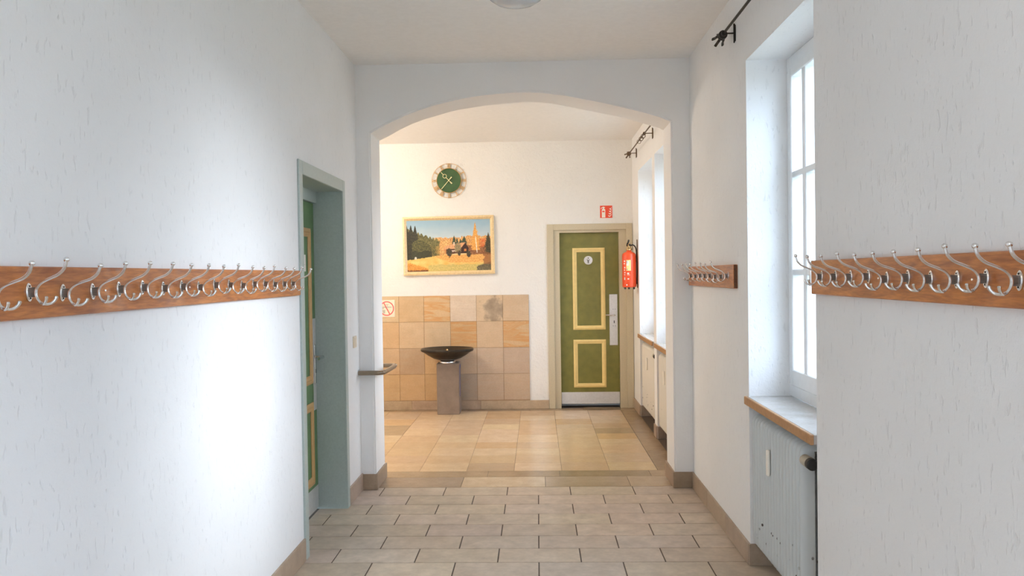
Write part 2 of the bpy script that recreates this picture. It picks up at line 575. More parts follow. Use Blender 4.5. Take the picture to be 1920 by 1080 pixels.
def spline(pts, per=6):
    P = [Vector(p) for p in pts]
    out = []
    for i in range(len(P) - 1):
        p0, p1, p2, p3 = P[max(i - 1, 0)], P[i], P[i + 1], P[min(i + 2, len(P) - 1)]
        for k in range(per):
            t = k / per
            out.append(0.5 * ((2 * p1) + (p2 - p0) * t + (2 * p0 - 5 * p1 + 4 * p2 - p3) * t * t + (3 * p1 - p0 - 3 * p2 + p3) * t ** 3))
    out.append(P[-1])
    return out

# ================================================================== THE SETTING
# ---- floor: a bed with each ceramic tile and stone slab laid on it
D1 = (4.30, 5.195)                      # corridor door opening along y
fl = MB()
fl.box(XL, XR, YR, YA, -0.10, -0.0025)
fl.box(XL - 0.24, XL, D1[0] - 0.06, D1[1] + 0.06, -0.10, -0.0025)
fl.box(XR, XW + 0.02, WIN[0][0], WIN[0][1], -0.10, -0.0025)
fl.box(XH, XO, YA, YB + 0.20, -0.10, -0.0025)
floor = struct('floor', fl, 'grout', 'tiled floor of the corridor and the hall beyond the arch', 'floor')
TW, TD, Y0 = 0.4433, 0.2143, 5.705
for r in range(30):
    y1, y0 = Y0 - r * TD, Y0 - (r + 1) * TD
    ph = -0.0105 + (TW / 2 if r % 2 == 0 else 0) + (0.0)
    if r % 2 == 0:
        ph = 0.2135
    xa = XL + 0.003
    xb = XR - 0.003
    if y1 > D1[0] + 0.02 and y0 < D1[1] - 0.02:
        xa = XL - 0.185
    if y0 > WIN[0][0] - 0.05 and y1 < WIN[0][1] + 0.06:
        xb = XW
    if r == 0:
        y1 = min(y1, Y0)
    k0 = math.floor((xa - ph) / TW)
    x = ph + k0 * TW
    while x < xb - 0.01:
        a, b = max(x, xa), min(x + TW, xb)
        if b - a > 0.025:
            slab('floor_tile', a, b, y0, y1, 0.0, floor, 'tile', vary((0.68, 0.56, 0.445), 0.09), gap=0.0065)
        x += TW
# threshold stones under the arch
for a, b, c in ((-1.168, -0.570, (0.42, 0.325, 0.24)), (-0.570, 0.040, (0.66, 0.52, 0.36)), (0.040, 0.650, (0.47, 0.36, 0.255)), (0.650, 0.955, (0.52, 0.40, 0.285))):
    slab('threshold_stone', a, b, Y0 + 0.001, 5.992, 0.0, floor, 'border_stone', (*c, 1), gap=0.003, ch=0.001)
# border strip round the hall floor
for a, b in ((XH, -2.10), (-2.10, -1.20), (-1.20, -0.397), (-0.397, 0.151), (0.151, 0.836), (0.836, XR)):
    slab('border_stone', a, b, 5.994, 6.172, 0.0, floor, 'border_stone', vary((0.40, 0.29, 0.185), 0.12), gap=0.002, ch=0.001)
for a, b in ((6.174, 6.85), (6.85, 7.6), (7.6, 8.3), (8.3, 8.90)):
    slab('border_stone', 0.910, XR if b < WIN[1][0] else XR, a, b, 0.0, floor, 'border_stone', vary((0.36, 0.245, 0.145), 0.10), gap=0.002, ch=0.001)
for a, b in ((XH, -2.2), (-2.2, -1.5), (-1.5, -0.8), (-0.8, -0.1), (-0.1, 0.5), (0.5, 1.09)):
    slab('border_stone', a, b, 8.905, 9.12 if a > 0.2 else YB, 0.0, floor, 'border_stone', vary((0.38, 0.27, 0.165), 0.10), gap=0.002, ch=0.001)
# hall floor: columns of sandstone slabs of random length
COLS = [
    (-3.40, -2.786, None), (-2.786, -2.416, None), (-2.416, -2.046, None), (-2.046, -1.676, None),
    (-1.676, -1.307, [6.174, 6.45, 6.72, 6.99, 7.28, 7.585, 8.10, 8.43, 8.79, 8.903]),
    (-1.307, -0.937, [6.174, 6.45, 6.714, 6.994, 7.277, 7.583, 7.915, 8.374, 8.903]),
    (-0.937, -0.568, [6.174, 6.44, 6.703, 7.015, 7.262, 7.566, 7.897, 8.38, 8.903]),
    (-0.568, -0.199, [6.174, 6.433, 6.714, 6.986, 7.244, 7.602, 7.849, 8.113, 8.424, 8.903]),
    (-0.199, 0.171, [6.174, 6.428, 6.714, 6.972, 7.229, 7.569, 7.83, 8.092, 8.305, 8.60, 8.903]),
    (0.171, 0.540, [6.174, 6.447, 6.703, 7.007, 7.515, 7.882, 8.074, 8.381, 8.903]),
    (0.540, 0.908, [6.174, 6.437, 6.77, 7.096, 7.347, 7.601, 7.863, 8.127, 8.55, 8.903])]
tones = [(0.66, 0.47, 0.285), (0.70, 0.52, 0.33), (0.62, 0.44, 0.265), (0.67, 0.495, 0.32), (0.64, 0.43, 0.235)]
for ci, (a, b, ys) in enumerate(COLS):
    if ys is None:
        ys = [6.174 + 0.3032 * k for k in range(10)]
    for k in range(len(ys) - 1):
        c = random.choice(tones)
        if (ci, k) in ((7, 0), (10, 5), (4, 5)):
            c = (0.48, 0.35, 0.225)
        slab('floor_stone', a, b, ys[k], ys[k + 1], 0.0, floor, 'floor_stone', vary(c, 0.06), gap=0.0022, ch=0.0008)

# ---- ceiling
ce = MB().box(XH - 0.2, XO, YR - 0.2, YB + 0.3, ZC, ZC + 0.15)
struct('ceiling', ce, 'ceiling', 'off-white painted ceiling over corridor and hall', 'ceiling')

# ---- walls
wl = MB()
XL2 = XL - 0.26
wl.box(XL2, XL, YR, D1[0] - 0.012, 0, ZC)
wl.box(XL2, XL, D1[1] + 0.012, YA, 0, ZC)
wl.box(XL2, XL, D1[0] - 0.012, D1[1] + 0.012, 2.092, ZC)
struct('wall_left', wl, 'plaster', 'white roughcast corridor wall with the long coat rack', 'wall')

wr = MB()
edges = sorted(WIN)
y = YR
for a, b in edges:
    wr.box(XR, XO, y, a, -0.1, ZC)
    wr.box(XR, XO, a, b, WTOP, ZC)                       # lintel
    if a in (0.15, -1.75):
        wr.box(XR, XO, a, b, -0.1, SILL - 0.03)          # plain parapet
    else:
        wr.box(XW + 0.02, XO, a, b, -0.1, SILL - 0.03)   # back of the radiator niche
    y = b
wr.box(XR, XO, y, YB + 0.2, -0.1, ZC)
struct('wall_right', wr, 'plaster', 'white roughcast outer wall with deep window recesses', 'wall')

# arch wall
ARCH = [(-1.168, 2.540), (-0.916, 2.662), (-0.649, 2.742), (-0.42, 2.782), (-0.195, 2.801), (-0.02, 2.804), (0.16, 2.785), (0.367, 2.742), (0.665, 2.674), (0.887, 2.605), (0.953, 2.578)]
arc = [(p.x, p.y) for p in spline([(a, b, 0) for a, b in ARCH], 3)]
out = [(XH, 0), (-1.168, 0)] + arc + [(0.953, 0), (XR, 0), (XR, ZC), (XH, ZC)]
bm = bmesh.new()
vf = [bm.verts.new((a, YA, b)) for a, b in out]
face = bm.faces.new(vf)
ret = bmesh.ops.extrude_face_region(bm, geom=[face])
for g in ret['geom']:
    if isinstance(g, bmesh.types.BMVert):
        g.co.y = YA2
keep = set((round(a, 3), round(b, 3)) for a, b in out[1:-3])
be = [e for e in bm.edges if abs(e.verts[0].co.y - e.verts[1].co.y) < 1e-6 and all((round(v.co.x, 3), round(v.co.z, 3)) in keep for v in e.verts)]
bmesh.ops.bevel(bm, geom=be, offset=0.012, segments=3, affect='EDGES')
bmesh.ops.recalc_face_normals(bm, faces=bm.faces[:])
bmesh.ops.triangulate(bm, faces=[f for f in bm.faces if len(f.verts) > 4])
me = bpy.data.meshes.new('wall_arch')
bm.to_mesh(me)
bm.free()
for p in me.polygons:
    p.use_smooth = True
me.set_sharp_from_angle(angle=math.radians(35))
tag(link('wall_arch', me, 'plaster_arch'), 'white cross wall with a flat segmental arch opening to the hall', 'wall', kind='structure')

# back wall with the toilet door opening
DX0, DX1, DZ = 0.188, 1.008, 2.034
wb = MB()
wb.box(XH, DX0, YB, YB + 0.22, -0.1, ZC)
wb.box(DX1, XO, YB, YB + 0.22, -0.1, ZC)
wb.box(DX0, DX1, YB, YB + 0.22, DZ, ZC)
wb.box(XH - 0.2, XO + 0.1, YB + 0.22, YB + 0.30, -0.1, ZC)
wall_back = struct('wall_back', wb, 'plaster_hall', 'white roughcast end wall of the hall with sandstone panel', 'wall')
bed = MB().box(XH, -0.097, YB - 0.008, YB, 0.0, 1.294)
bed.build('tile_bed', 'wall_grout', wall_back)
jx = [-3.36, -3.06, -2.764, -2.466, -2.168, -1.870, -1.572, -1.287, -0.988, -0.690, -0.391, -0.097]
jz = [0.105, 0.405, 0.701, 1.000, 1.295]
tan = (0.66, 0.49, 0.305)
spec = {  # (row from the top, column from x=-1.870)
    (0, 0): ((0.70, 0.53, 0.32), 'p'), (0, 1): ((0.66, 0.47, 0.27), 'p'), (0, 2): ((0.70, 0.49, 0.27), 'v'), (0, 3): ((0.76, 0.63, 0.49), 'p'), (0, 4): ((0.70, 0.53, 0.35), 's'), (0, 5): ((0.68, 0.51, 0.34), 'p'),
    (1, 0): ((0.66, 0.45, 0.25), 'v2'), (1, 1): ((0.66, 0.49, 0.31), 'p'), (1, 2): ((0.66, 0.49, 0.31), 'p'), (1, 3): ((0.66, 0.43, 0.22), 'v'), (1, 4): ((0.68, 0.51, 0.34), 'p'), (1, 5): ((0.68, 0.47, 0.26), 'v'),
    (2, 0): ((0.62, 0.44, 0.27), 'p'), (2, 1): ((0.52, 0.38, 0.25), 'p'), (2, 2): ((0.66, 0.45, 0.24), 'p'), (2, 3): ((0.62, 0.48, 0.35), 'p'), (2, 4): ((0.62, 0.49, 0.37), 'p'), (2, 5): ((0.58, 0.45, 0.34), 'p'),
    (3, 0): ((0.60, 0.42, 0.23), 'p'), (3, 1): ((0.62, 0.43, 0.24), 'p'), (3, 2): ((0.62, 0.42, 0.22), 'p'), (3, 3): ((0.46, 0.37, 0.29), 'p'), (3, 4): ((0.60, 0.47, 0.35), 'p'), (3, 5): ((0.60, 0.46, 0.33), 'p')}
for r in range(4):
    for c in range(len(jx) - 1):
        col, kind = spec.get((r, c - 5), (vary(tan, 0.08), 'p'))
        mat = {'p': 'wall_stone', 'v': 'wall_stone_veined', 'v2': 'wall_stone', 's': 'wall_stone_stained'}[kind]
        z1 = jz[4 - r]
        wall_slab('wall_tile', jx[c], jx[c + 1], jz[3 - r], z1, YB - 0.014 - random.uniform(0, 0.001), '-y', wall_back, mat, (*col[:3], 1), h=0.010, gap=0.0028, ch=0.001)

# rear wall and hall side wall, out of the photograph, close the rooms
wq = MB().box(XL2, RW[0], YR - 0.2, YR, -0.1, ZC).box(RW[1], XO, YR - 0.2, YR, -0.1, ZC)
wq.box(RW[0], RW[1], YR - 0.2, YR, -0.1, RW[2]).box(RW[0], RW[1], YR - 0.2, YR, RW[3], ZC)
struct('wall_rear', wq, 'plaster', 'white roughcast wall closing the corridor behind the viewer', 'wall')
struct('wall_hall', MB().box(XH - 0.2, XH, YA, YB + 0.22, -0.1, ZC), 'plaster_hall', 'white roughcast side wall of the hall left of the arch', 'wall')

# ---- skirting tiles
SK = (0.46, 0.355, 0.265)
def skirting(name, runs, label, col=SK):
    root = empty(name, (0, 0, 0), label, 'baseboard', kind='structure')
    for axis, plane, a0, a1, h, ln in runs:
        n = max(1, round((a1 - a0) / ln))
        for k in range(n):
            wall_slab('skirting_tile', a0 + (a1 - a0) * k / n, a0 + (a1 - a0) * (k + 1) / n, 0.0, h, plane, axis, root, 'skirting', vary(col, 0.08), h=0.012, gap=0.002, ch=0.0015)
    return root
SH = 0.113
skirting('baseboard_left', [('+x', XL + 0.012, 0.0, D1[0] - 0.062, SH + 0.008, 0.4433), ('+x', XL + 0.012, D1[1] + 0.062, YA, SH + 0.005, 0.4433)], 'brown tile skirting along the left corridor wall')
skirting('baseboard_right', [('-x', XR - 0.012, 0.0, WIN[0][0], SH, 0.4433), ('-x', XR - 0.012, WIN[0][1], YA, SH, 0.4433),
                             ('-y', WIN[0][1] - 0.012, XR - 0.010, XR + 0.17, SH, 0.2), ('-x', XR - 0.012, YA2, WIN[1][0], SH, 0.4), ('-x', XR - 0.012, WIN[1][1], WIN[2][0], SH, 0.2),
                             ('-x', XR - 0.012, WIN[2][1], YB, SH, 0.5), ('-y', WIN[1][1] - 0.012, XR, XR + 0.16, SH, 0.2), ('-y', WIN[2][1] - 0.012, XR, XR + 0.16, SH, 0.2)], 'brown tile skirting along the right window wall')
skirting('baseboard_arch', [('-y', YA - 0.012, XL, -1.156, SH, 0.2), ('+x', -1.156, YA - 0.012, YA2 + 0.012, SH, 0.4), ('-y', YA - 0.012, 0.941, XR, SH, 0.2), ('-x', 0.941, YA - 0.012, YA2 + 0.012, SH, 0.4)], 'brown tile skirting round the two arch piers', (0.42, 0.315, 0.225))
skirting('baseboard_back', [('-y', YB - 0.018, -3.36, -2.225, 0.104, 0.6), ('-y', YB - 0.018, -2.225, -1.44, 0.104, 0.9), ('-y', YB - 0.018, -1.44, -0.654, 0.104, 0.9), ('-y', YB - 0.018, -0.654, 0.118, 0.100, 0.9)], 'sandstone skirting along the end wall', (0.55, 0.41, 0.28))

# ---- outside
struct('courtyard_ground', MB().box(XO + 0.01, 40, -30, 40, -0.9, -0.8).box(-30, XO + 0.01, -30, YR - 0.25, -0.9, -0.8), 'court', 'lawn of the courtyard outside the windows', 'ground')
nb_ = MB().box(4.95, 12.0, 14.0, 20.0, -0.8, 6.0)
nb_.box(4.80, 12.2, 13.85, 20.2, 6.0, 6.2)
struct('courtyard_building', nb_, 'masonry', 'pale masonry building seen through the corridor window', 'building')

# ---- windows
def window(name, a, b, label, sill_col, hall=False, sill_full=True):
    root = empty(name, (XW, (a + b) / 2, SILL), label, 'window', kind='structure')
    z0, z1 = SILL + 0.045, WTOP - 0.02
    fr = MB()
    for (y0, y1, q0, q1) in ((a, a + 0.055, z0 + 0.035, z1 - 0.05), (b - 0.055, b, z0 + 0.035, z1 - 0.05), (a, b, z1 - 0.05, z1 + 0.02), (a, b, z0 - 0.03, z0 + 0.035)):
        fr.box(XW, XW + 0.075, y0, y1, q0, q1, 0.004)
    fr.build('window_frame', 'white_paint', root)
    mid = (a + b) / 2
    for s, (c0, c1) in enumerate(((a + 0.050, mid - 0.001), (mid + 0.001, b - 0.050))):
        sash = MB()
        q0, q1 = z0 + 0.03, z1 - 0.045
        x0, x1 = XW - 0.012, XW + 0.052
        st = 0.046
        sash.box(x0, x1, c0, c0 + st, q0, q1, 0.005)
        sash.box(x0, x1, c1 - st, c1, q0, q1, 0.005)
        sash.box(x0, x1, c0 + st - 0.004, c1 - st + 0.004, q1 - st, q1, 0.005)
        sash.box(x0, x1, c0 + st - 0.004, c1 - st + 0.004, q0, q0 + 0.085, 0.005)
        sh = sash.build('casement', 'white_paint', root)
        py0, py1, pz0, pz1 = c0 + st, c1 - st, q0 + 0.085, q1 - st
        m = (py0 + py1) / 2
        MB().box(x0 + 0.004, x1 - 0.004, m - 0.023, m + 0.023, pz0 - 0.004, pz1 + 0.004, 0.004).build('glazing_bar', 'white_paint', sh)
        zb = [pz0 + (pz1 - pz0) * k / 3 for k in range(4)]
        for k in (1, 2):
            MB().box(x0 + 0.006, x1 - 0.006, py0 - 0.004, py1 + 0.004, zb[k] - 0.016, zb[k] + 0.016, 0.004).build('glazing_bar', 'white_paint', sh)
        for (u0, u1) in ((py0, m), (m, py1)):
            for k in range(3):
                MB().box(XW + 0.008, XW + 0.012, u0 + 0.002, u1 - 0.002, zb[k] + 0.002, zb[k + 1] - 0.002).build('pane', 'pane', sh)
        if s == 0:
            h = MB().box(x0 - 0.006, x0, c1 - 0.034, c1 - 0.010, 1.52, 1.60, 0.002)
            h.sweep([(x0 - 0.006, c1 - 0.022, 1.56), (x0 - 0.045, c1 - 0.022, 1.56), (x0 - 0.050, c1 - 0.022, 1.55), (x0 - 0.050, c1 - 0.022, 1.45)], 0.008, 8, (0, 1, 0))
            h.build('window_handle', 'steel', sh, True)
    sl = MB().box(XR - 0.012, XW + 0.02, a, b, SILL - 0.028, SILL + 0.012, 0.003)
    o = sl.build('sill', 'sill', root)
    o.color = sill_col
    MB().box(XR - 0.026, XR - 0.011, a, b + 0.002, SILL - 0.029, SILL + 0.0125, 0.003).build('sill_edge', 'sill_edge', root)
    return root
window('window_1', *WIN[0], 'white casement window in the corridor recess between two coat racks', (0.55, 0.52, 0.50, 1))
window('window_2', *WIN[1], 'hall window nearest the arch, mostly hidden by its pier', (0.60, 0.54, 0.47, 1))
window('window_3', *WIN[2], 'hall window beside the fire extinguisher', (0.60, 0.54, 0.47, 1))
window('window_4', *WIN[3], 'corridor window beside the viewer, outside the picture', (0.55, 0.52, 0.50, 1))
window('window_5', *WIN[4], 'corridor window behind the viewer, outside the picture', (0.55, 0.52, 0.50, 1))

w6 = empty('fill_window', ((RW[0] + RW[1]) / 2, YR, RW[2]), 'added fill-light window in the end wall behind the viewer, outside the picture', 'window', kind='structure')  # added opening, never in view, lets in fill daylight from behind
fr = MB()
for (x0, x1, q0, q1) in ((RW[0], RW[0] + 0.06, RW[2] + 0.06, RW[3] - 0.06), (RW[1] - 0.06, RW[1], RW[2] + 0.06, RW[3] - 0.06), (RW[0], RW[1], RW[2], RW[2] + 0.06), (RW[0], RW[1], RW[3] - 0.06, RW[3])):
    fr.box(x0, x1, YR - 0.15, YR - 0.08, q0, q1, 0.004)
fr.build('window_frame', 'white_paint', w6)
xm = (RW[0] + RW[1]) / 2
MB().box(xm - 0.05, xm + 0.05, YR - 0.15, YR - 0.08, RW[2] + 0.05, RW[3] - 0.05, 0.004).build('mullion', 'white_paint', w6)
for x0, x1 in ((RW[0] + 0.06, xm - 0.05), (xm + 0.05, RW[1] - 0.06)):
    for k in range(3):
        h3 = (RW[3] - RW[2] - 0.12) / 3
        q0 = RW[2] + 0.06 + k * h3
        MB().box(x0, x1, YR - 0.117, YR - 0.113, q0 + 0.002, q0 + h3 - 0.002).build('pane', 'pane', w6)
        if k:
            MB().box(x0, x1, YR - 0.13, YR - 0.10, q0 - 0.015, q0 + 0.015, 0.003).build('glazing_bar', 'white_paint', w6)

# ---- doors
def moulding(parent, axis, plane, a0, a1, z0, z1, w, out_, mat):
    """mitred panel moulding: four bars with a raised inner profile, one part"""
    mb = MB()
    prof = [(0.0, 0.0), (0.0, 0.006), (0.25, 0.012), (0.45, 0.014), (0.55, 0.009), (0.85, 0.008), (1.0, 0.004), (1.0, 0.0)]
    rings = []
    for t, h in prof:
        i = t * w
        hh = plane + out_ * h
        pts = [(a0 + i, z0 + i), (a1 - i, z0 + i), (a1 - i, z1 - i), (a0 + i, z1 - i)]
        rings.append([(p, hh, q) if axis == 'y' else (hh, p, q) for p, q in pts])
    v = [p for r in rings for p in r]
    f = []
    for i in range(len(rings) - 1):
        for j in range(4):
            f.append((i * 4 + j, i * 4 + (j + 1) % 4, (i + 1) * 4 + (j + 1) % 4, (i + 1) * 4 + j))
    mb.add(v, f)
    return mb.build('panel_moulding', mat, parent)

# door_1 in the left wall (leaf set deep in a steel frame)
d1 = empty('door_1', (XL - 0.1, 4.75, 0), 'green panelled door set deep in a grey steel frame at left', 'door', kind='structure')
f1 = MB()
ZT = 2.080
f1.box(XL - 0.002, XL + 0.012, D1[0] - 0.062, D1[0], 0, ZT + 0.075, 0.003)
f1.box(XL - 0.002, XL + 0.012, D1[1], D1[1] + 0.060, 0, ZT + 0.075, 0.003)
f1.box(XL - 0.002, XL + 0.012, D1[0], D1[1], ZT, ZT + 0.075, 0.003)
f1.build('door_frame', 'frame_grey', d1)
rv = MB()
rv.box(XL - 0.235, XL, D1[0] - 0.008, D1[0], 0, ZT)
rv.box(XL - 0.235, XL, D1[1], D1[1] + 0.008, 0, ZT)
rv.box(XL - 0.235, XL, D1[0] - 0.008, D1[1] + 0.008, ZT, ZT + 0.008)
rv.box(XL - 0.235, XL - 0.165, D1[0], D1[1], 2.006, ZT)
rv.build('frame_lining', 'frame_grey', d1)
LX = XL - 0.185
lf = MB().box(LX - 0.042, LX, D1[0] + 0.002, D1[1] - 0.002, 0.012, 2.003, 0.002).build('door_leaf', 'green_corridor', d1)
moulding(lf, 'x', LX, D1[0] + 0.10, D1[1] - 0.095, 0.84, 1.835, 0.055, 1, 'cream_tan')
moulding(lf, 'x', LX, D1[0] + 0.10, D1[1] - 0.095, 0.19, 0.72, 0.055, 1, 'cream_tan')
MB().box(LX, LX + 0.003, D1[0] + 0.01, D1[1] - 0.006, 0.014, 0.165, 0.001).build('kick_plate', 'steel', lf)
MB().box(LX, LX + 0.003, D1[1] - 0.072, D1[1] - 0.008, 0.66, 1.255, 0.001).build('lock_plate', 'steel', lf)
hb = MB().box(LX + 0.003, LX + 0.010, D1[1] - 0.062, D1[1] - 0.022, 0.83, 1.085, 0.003)
hb.build('handle_plate', 'alu', lf)
hd = MB().sweep([(LX + 0.008, D1[1] - 0.042, 1.005), (LX + 0.050, D1[1] - 0.042, 1.005), (LX + 0.060, D1[1] - 0.052, 1.005), (LX + 0.061, D1[1] - 0.085, 1.005), (LX + 0.060, D1[1] - 0.15, 1.003)], [0.010, 0.009, 0.010, 0.010, 0.009], 10, (0, 0, 1))
hd.build('door_handle', 'chrome', lf, True)
MB().box(LX + 0.010, LX + 0.011, D1[1] - 0.046, D1[1] - 0.038, 0.90, 0.925).build('keyhole', 'black', lf)
# door_2, the toilet door in the end wall
d2 = empty('door_2', (0.60, YB, 0), 'olive green panelled toilet door with cream mouldings in the end wall', 'door', kind='structure')
f2 = MB()
f2.box(0.120, 0.190, YB - 0.016, YB + 0.01, 0, 2.081, 0.003)
f2.box(1.006, 1.076, YB - 0.016, YB + 0.01, 0, 2.081, 0.003)
f2.box(0.188, 1.008, YB - 0.016, YB + 0.01, DZ - 0.022, 2.081, 0.003)
f2.build('door_frame', 'frame_beige', d2)
rv = MB()
rv.box(DX0, 0.258, YB + 0.004, YB + 0.11, 0, 1.985)
rv.box(0.925, DX1, YB + 0.004, YB + 0.11, 0, 1.985)
rv.box(DX0, DX1, YB + 0.004, YB + 0.11, 1.985, DZ)
rv.build('frame_lining', 'frame_beige', d2)
LY = YB + 0.052
lf = MB().box(0.259, 0.924, LY, LY + 0.042, 0.040, 1.984, 0.002).build('door_leaf', 'green', d2)
moulding(lf, 'y', LY, 0.404, 0.770, 0.884, 1.812, 0.048, -1, 'cream')
moulding(lf, 'y', LY, 0.404, 0.772, 0.228, 0.772, 0.048, -1, 'cream')
MB().box(0.262, 0.922, LY - 0.003, LY, 0.042, 0.176, 0.001).build('kick_plate', 'steel', lf)
MB().box(0.815, 0.906, LY - 0.005, LY, 0.706, 1.283, 0.001).build('lock_plate', 'steel', lf)
hd = MB().sweep([(0.868, LY - 0.004, 1.048), (0.868, LY - 0.050, 1.048), (0.860, LY - 0.058, 1.048), (0.830, LY - 0.060, 1.048), (0.770, LY - 0.058, 1.050)], [0.010, 0.009, 0.010, 0.010, 0.010], 10, (0, 0, 1))
hd.build('door_handle', 'chrome', lf, True)
MB().box(0.863, 0.872, LY - 0.006, LY - 0.004, 0.955, 0.985).build('keyhole', 'black', lf)
for q in (1.115, 0.925):
    for dx in (-0.012, 0.012):
        MB().lathe([(0.004, 0), (0.004, -0.003)], (0.868 + dx, LY - 0.004, q), 8, 'y').build('screw', 'screw', lf)

# ================================================================== THINGS
# ---- coat racks: board and separate triple hooks
def hook_meshes():
    """hook pointing along +x from the board face at x=0, fork below, arm above"""
    arm = spline([(0.029, 0, -0.0270), (0.0225, 0, -0.018), (0.0195, 0, -0.004), (0.0235, 0, 0.010), (0.036, 0, 0.0215), (0.056, 0, 0.030), (0.079, 0, 0.039), (0.0945, 0, 0.053), (0.1010, 0, 0.071)], 3)
    n = len(arm)
    rad = [(0.0030 + 0.0006 * (i / n), 0.0058 - 0.0008 * (i / n)) for i in range(n)]
    a = MB().sweep(arm, rad, 10, (0, 1, 0))
    a.lathe([(0.0030, -0.006), (0.0058, -0.004), (0.0068, 0.0), (0.0056, 0.004), (0.0022, 0.0062)], (0.1016, 0, 0.0740), 10, 'z')
    res = [('hook', a.mesh('hook', smooth=True), 'alu')]
    pl_ = MB()
    prof = []
    for k in range(20):
        q = 2 * PI * k / 20
        prof.append((0.0125 * math.cos(q), 0.0230 * math.sin(q)))
    pl_.poly(prof, 0.0035, 'x', 0.0)
    pl_.poly([(p * 0.72, q * 0.82) for p, q in prof], 0.002, 'x', 0.0035)
    res.append(('back_plate', pl_.mesh('back_plate', smooth=True), 'alu'))
    st = MB().box(0.004, 0.022, -0.0040, 0.0040, -0.0125, 0.0115, 0.001)
    st.box(0.006, 0.020, -0.0052, 0.0052, -0.007, 0.006, 0.001)
    res.append(('stem', st.mesh('stem'), 'alu_dark'))
    for s in (-1, 1):
        pr = spline([(0.0285, 0, -0.0265), (0.037, s * 0.006, -0.0315), (0.048, s * 0.014, -0.0300), (0.0555, s * 0.019, -0.0220), (0.058, s * 0.021, -0.0130)], 3)
        p = MB().sweep(pr, [(0.0034, 0.0044)] * (len(pr) - 3) + [(0.0038, 0.0046), (0.0046, 0.005), (0.0030, 0.0032)], 8, (0, 1, 0))
        res.append(('prong', p.mesh('prong', smooth=True), 'alu'))
    for s in (-1, 1):
        res.append(('screw', MB().lathe([(0.0026, 0.004), (0.0022, 0.0065)], (0, 0, s * 0.0150), 8, 'x').mesh('screw'), 'screw'))
    for nm, me_, mt in res:
        me_.materials.append(M[mt])
    return res
HOOK = hook_meshes()

def coat_rack(label, side, y0, y1, ys, z0=1.428, z1=1.558):
    plane = XL if side > 0 else XR
    root = empty('coat_rack', (plane, (y0 + y1) / 2, z0), label, 'coat rack', 'coat racks along the corridor')
    t = 0.022
    xs = sorted((plane, plane + side * t))
    bd = MB().box(xs[0], xs[1], y0, y1, z0, z1, 0.003).build('board', 'wood', root)
    for ye in (y0, y1):
        e0, e1 = (ye - 0.0006, ye + 0.002) if ye == y0 else (ye - 0.002, ye + 0.0006)
        MB().box(xs[0] + 0.002, xs[1] - 0.003, e0, e1, z0 + 0.003, z1 - 0.003).build('board_end', 'wood_end', bd)
    rnd = random.Random(int(y1 * 100))
    for yy in ys:
        zz = 1.494 + rnd.uniform(-0.004, 0.004)
        hk = None
        for i, (nm, me_, mt) in enumerate(HOOK):
            if i == 0:
                hk = link('hook', me_, None, root, (plane + side * t, yy, zz))
                hk.rotation_euler = (0, 0, 0 if side > 0 else PI)
                hk.rotation_euler.rotate_axis('Y', rnd.uniform(-0.06, 0.04))
                hk.rotation_euler.rotate_axis('X', rnd.uniform(-0.03, 0.03))
            else:
                c = bpy.data.objects.new(nm, me_)
                C.objects.link(c)
                c.parent = hk
        W[hk.name] = Vector((plane + side * t, yy, zz))
    for k, yy in enumerate(ys[:-1]):
        if k % 4 == 1:
            ym = (yy + ys[k + 1]) / 2
            MB().lathe([(0.0035, 0.0), (0.003, side * 0.0015)], (plane + side * t, ym, 1.492), 10, 'x').build('board_screw', 'chrome', bd)
    return root
coat_rack('long varnished coat rack with silver hooks on the left wall', 1, 1.38, 4.190, [1.505 + 0.1405 * k for k in range(2)] + [1.785, 1.925, 2.064, 2.206, 2.347, 2.489, 2.630, 2.767, 2.909, 3.054, 3.199, 3.339, 3.478, 3.617, 3.751, 3.893, 4.029])
coat_rack('varnished coat rack on the near right wall before the window recess', -1, 1.10, 3.136, [1.251, 1.387, 1.523, 1.657, 1.791, 1.922, 2.053, 2.188, 2.319, 2.458, 2.592, 2.736, 2.874, 3.014])
coat_rack('short coat rack on the right wall between window and arch', -1, 4.360, 5.640, [4.471, 4.609, 4.756, 4.905, 5.051, 5.196, 5.345, 5.500])

# ---- curtain rods
def finial(mb, c, s=1.0):
    """open iron leaf bud pointing along +y"""
    x, y, z = c
    mb.lathe([(0.010 * s, -0.02 * s), (0.020 * s, -0.012 * s), (0.021 * s, 0.0), (0.013 * s, 0.008 * s), (0.019 * s, 0.016 * s), (0.018 * s, 0.028 * s), (0.008 * s, 0.036 * s)], (x, y, z), 14, 'y')
    for k in range(5):
        q = 2 * PI * k / 5 + 0.4
        cx, cz = math.cos(q), math.sin(q)
        pth = [(x + cx * r * s, y + d * s, z + cz * r * s) for r, d in ((0.010, 0.022), (0.019, 0.042), (0.022, 0.066), (0.030, 0.090))]
        mb.sweep(spline(pth, 3), [(0.0040 * s, 0.0075 * s)] * 10, 6, (-cz, 0, cx))
def bracket(parent, x, y, z, mat):
    b = MB()
    b.sweep([(x, y, z), (XR - 0.004, y, z)], 0.0042, 8)
    b.lathe([(0.014, -0.008), (0.0155, 0), (0.014, 0.008)], (x, y, z), 14, 'y')
    b.box(XR - 0.008, XR, y - 0.010, y + 0.010, z - 0.045, z + 0.045, 0.003)
    b.box(XR - 0.011, XR - 0.004, y - 0.004, y + 0.004, z - 0.052, z + 0.052, 0.002)
    return b.build('bracket', mat, parent, True)
r1 = empty('curtain_rod', (XR, 3.6, 2.80), 'black wrought-iron curtain rod above the corridor window', 'curtain rod', 'wrought-iron curtain rods')
MB().sweep([(1.023, 2.86, 2.803), (1.023, 4.37, 2.803)], 0.0072, 12).build('rod', 'iron', r1, True)
f_ = MB()
finial(f_, (1.023, 4.385, 2.800), 1.15)
f_.build('finial', 'iron', r1, True)
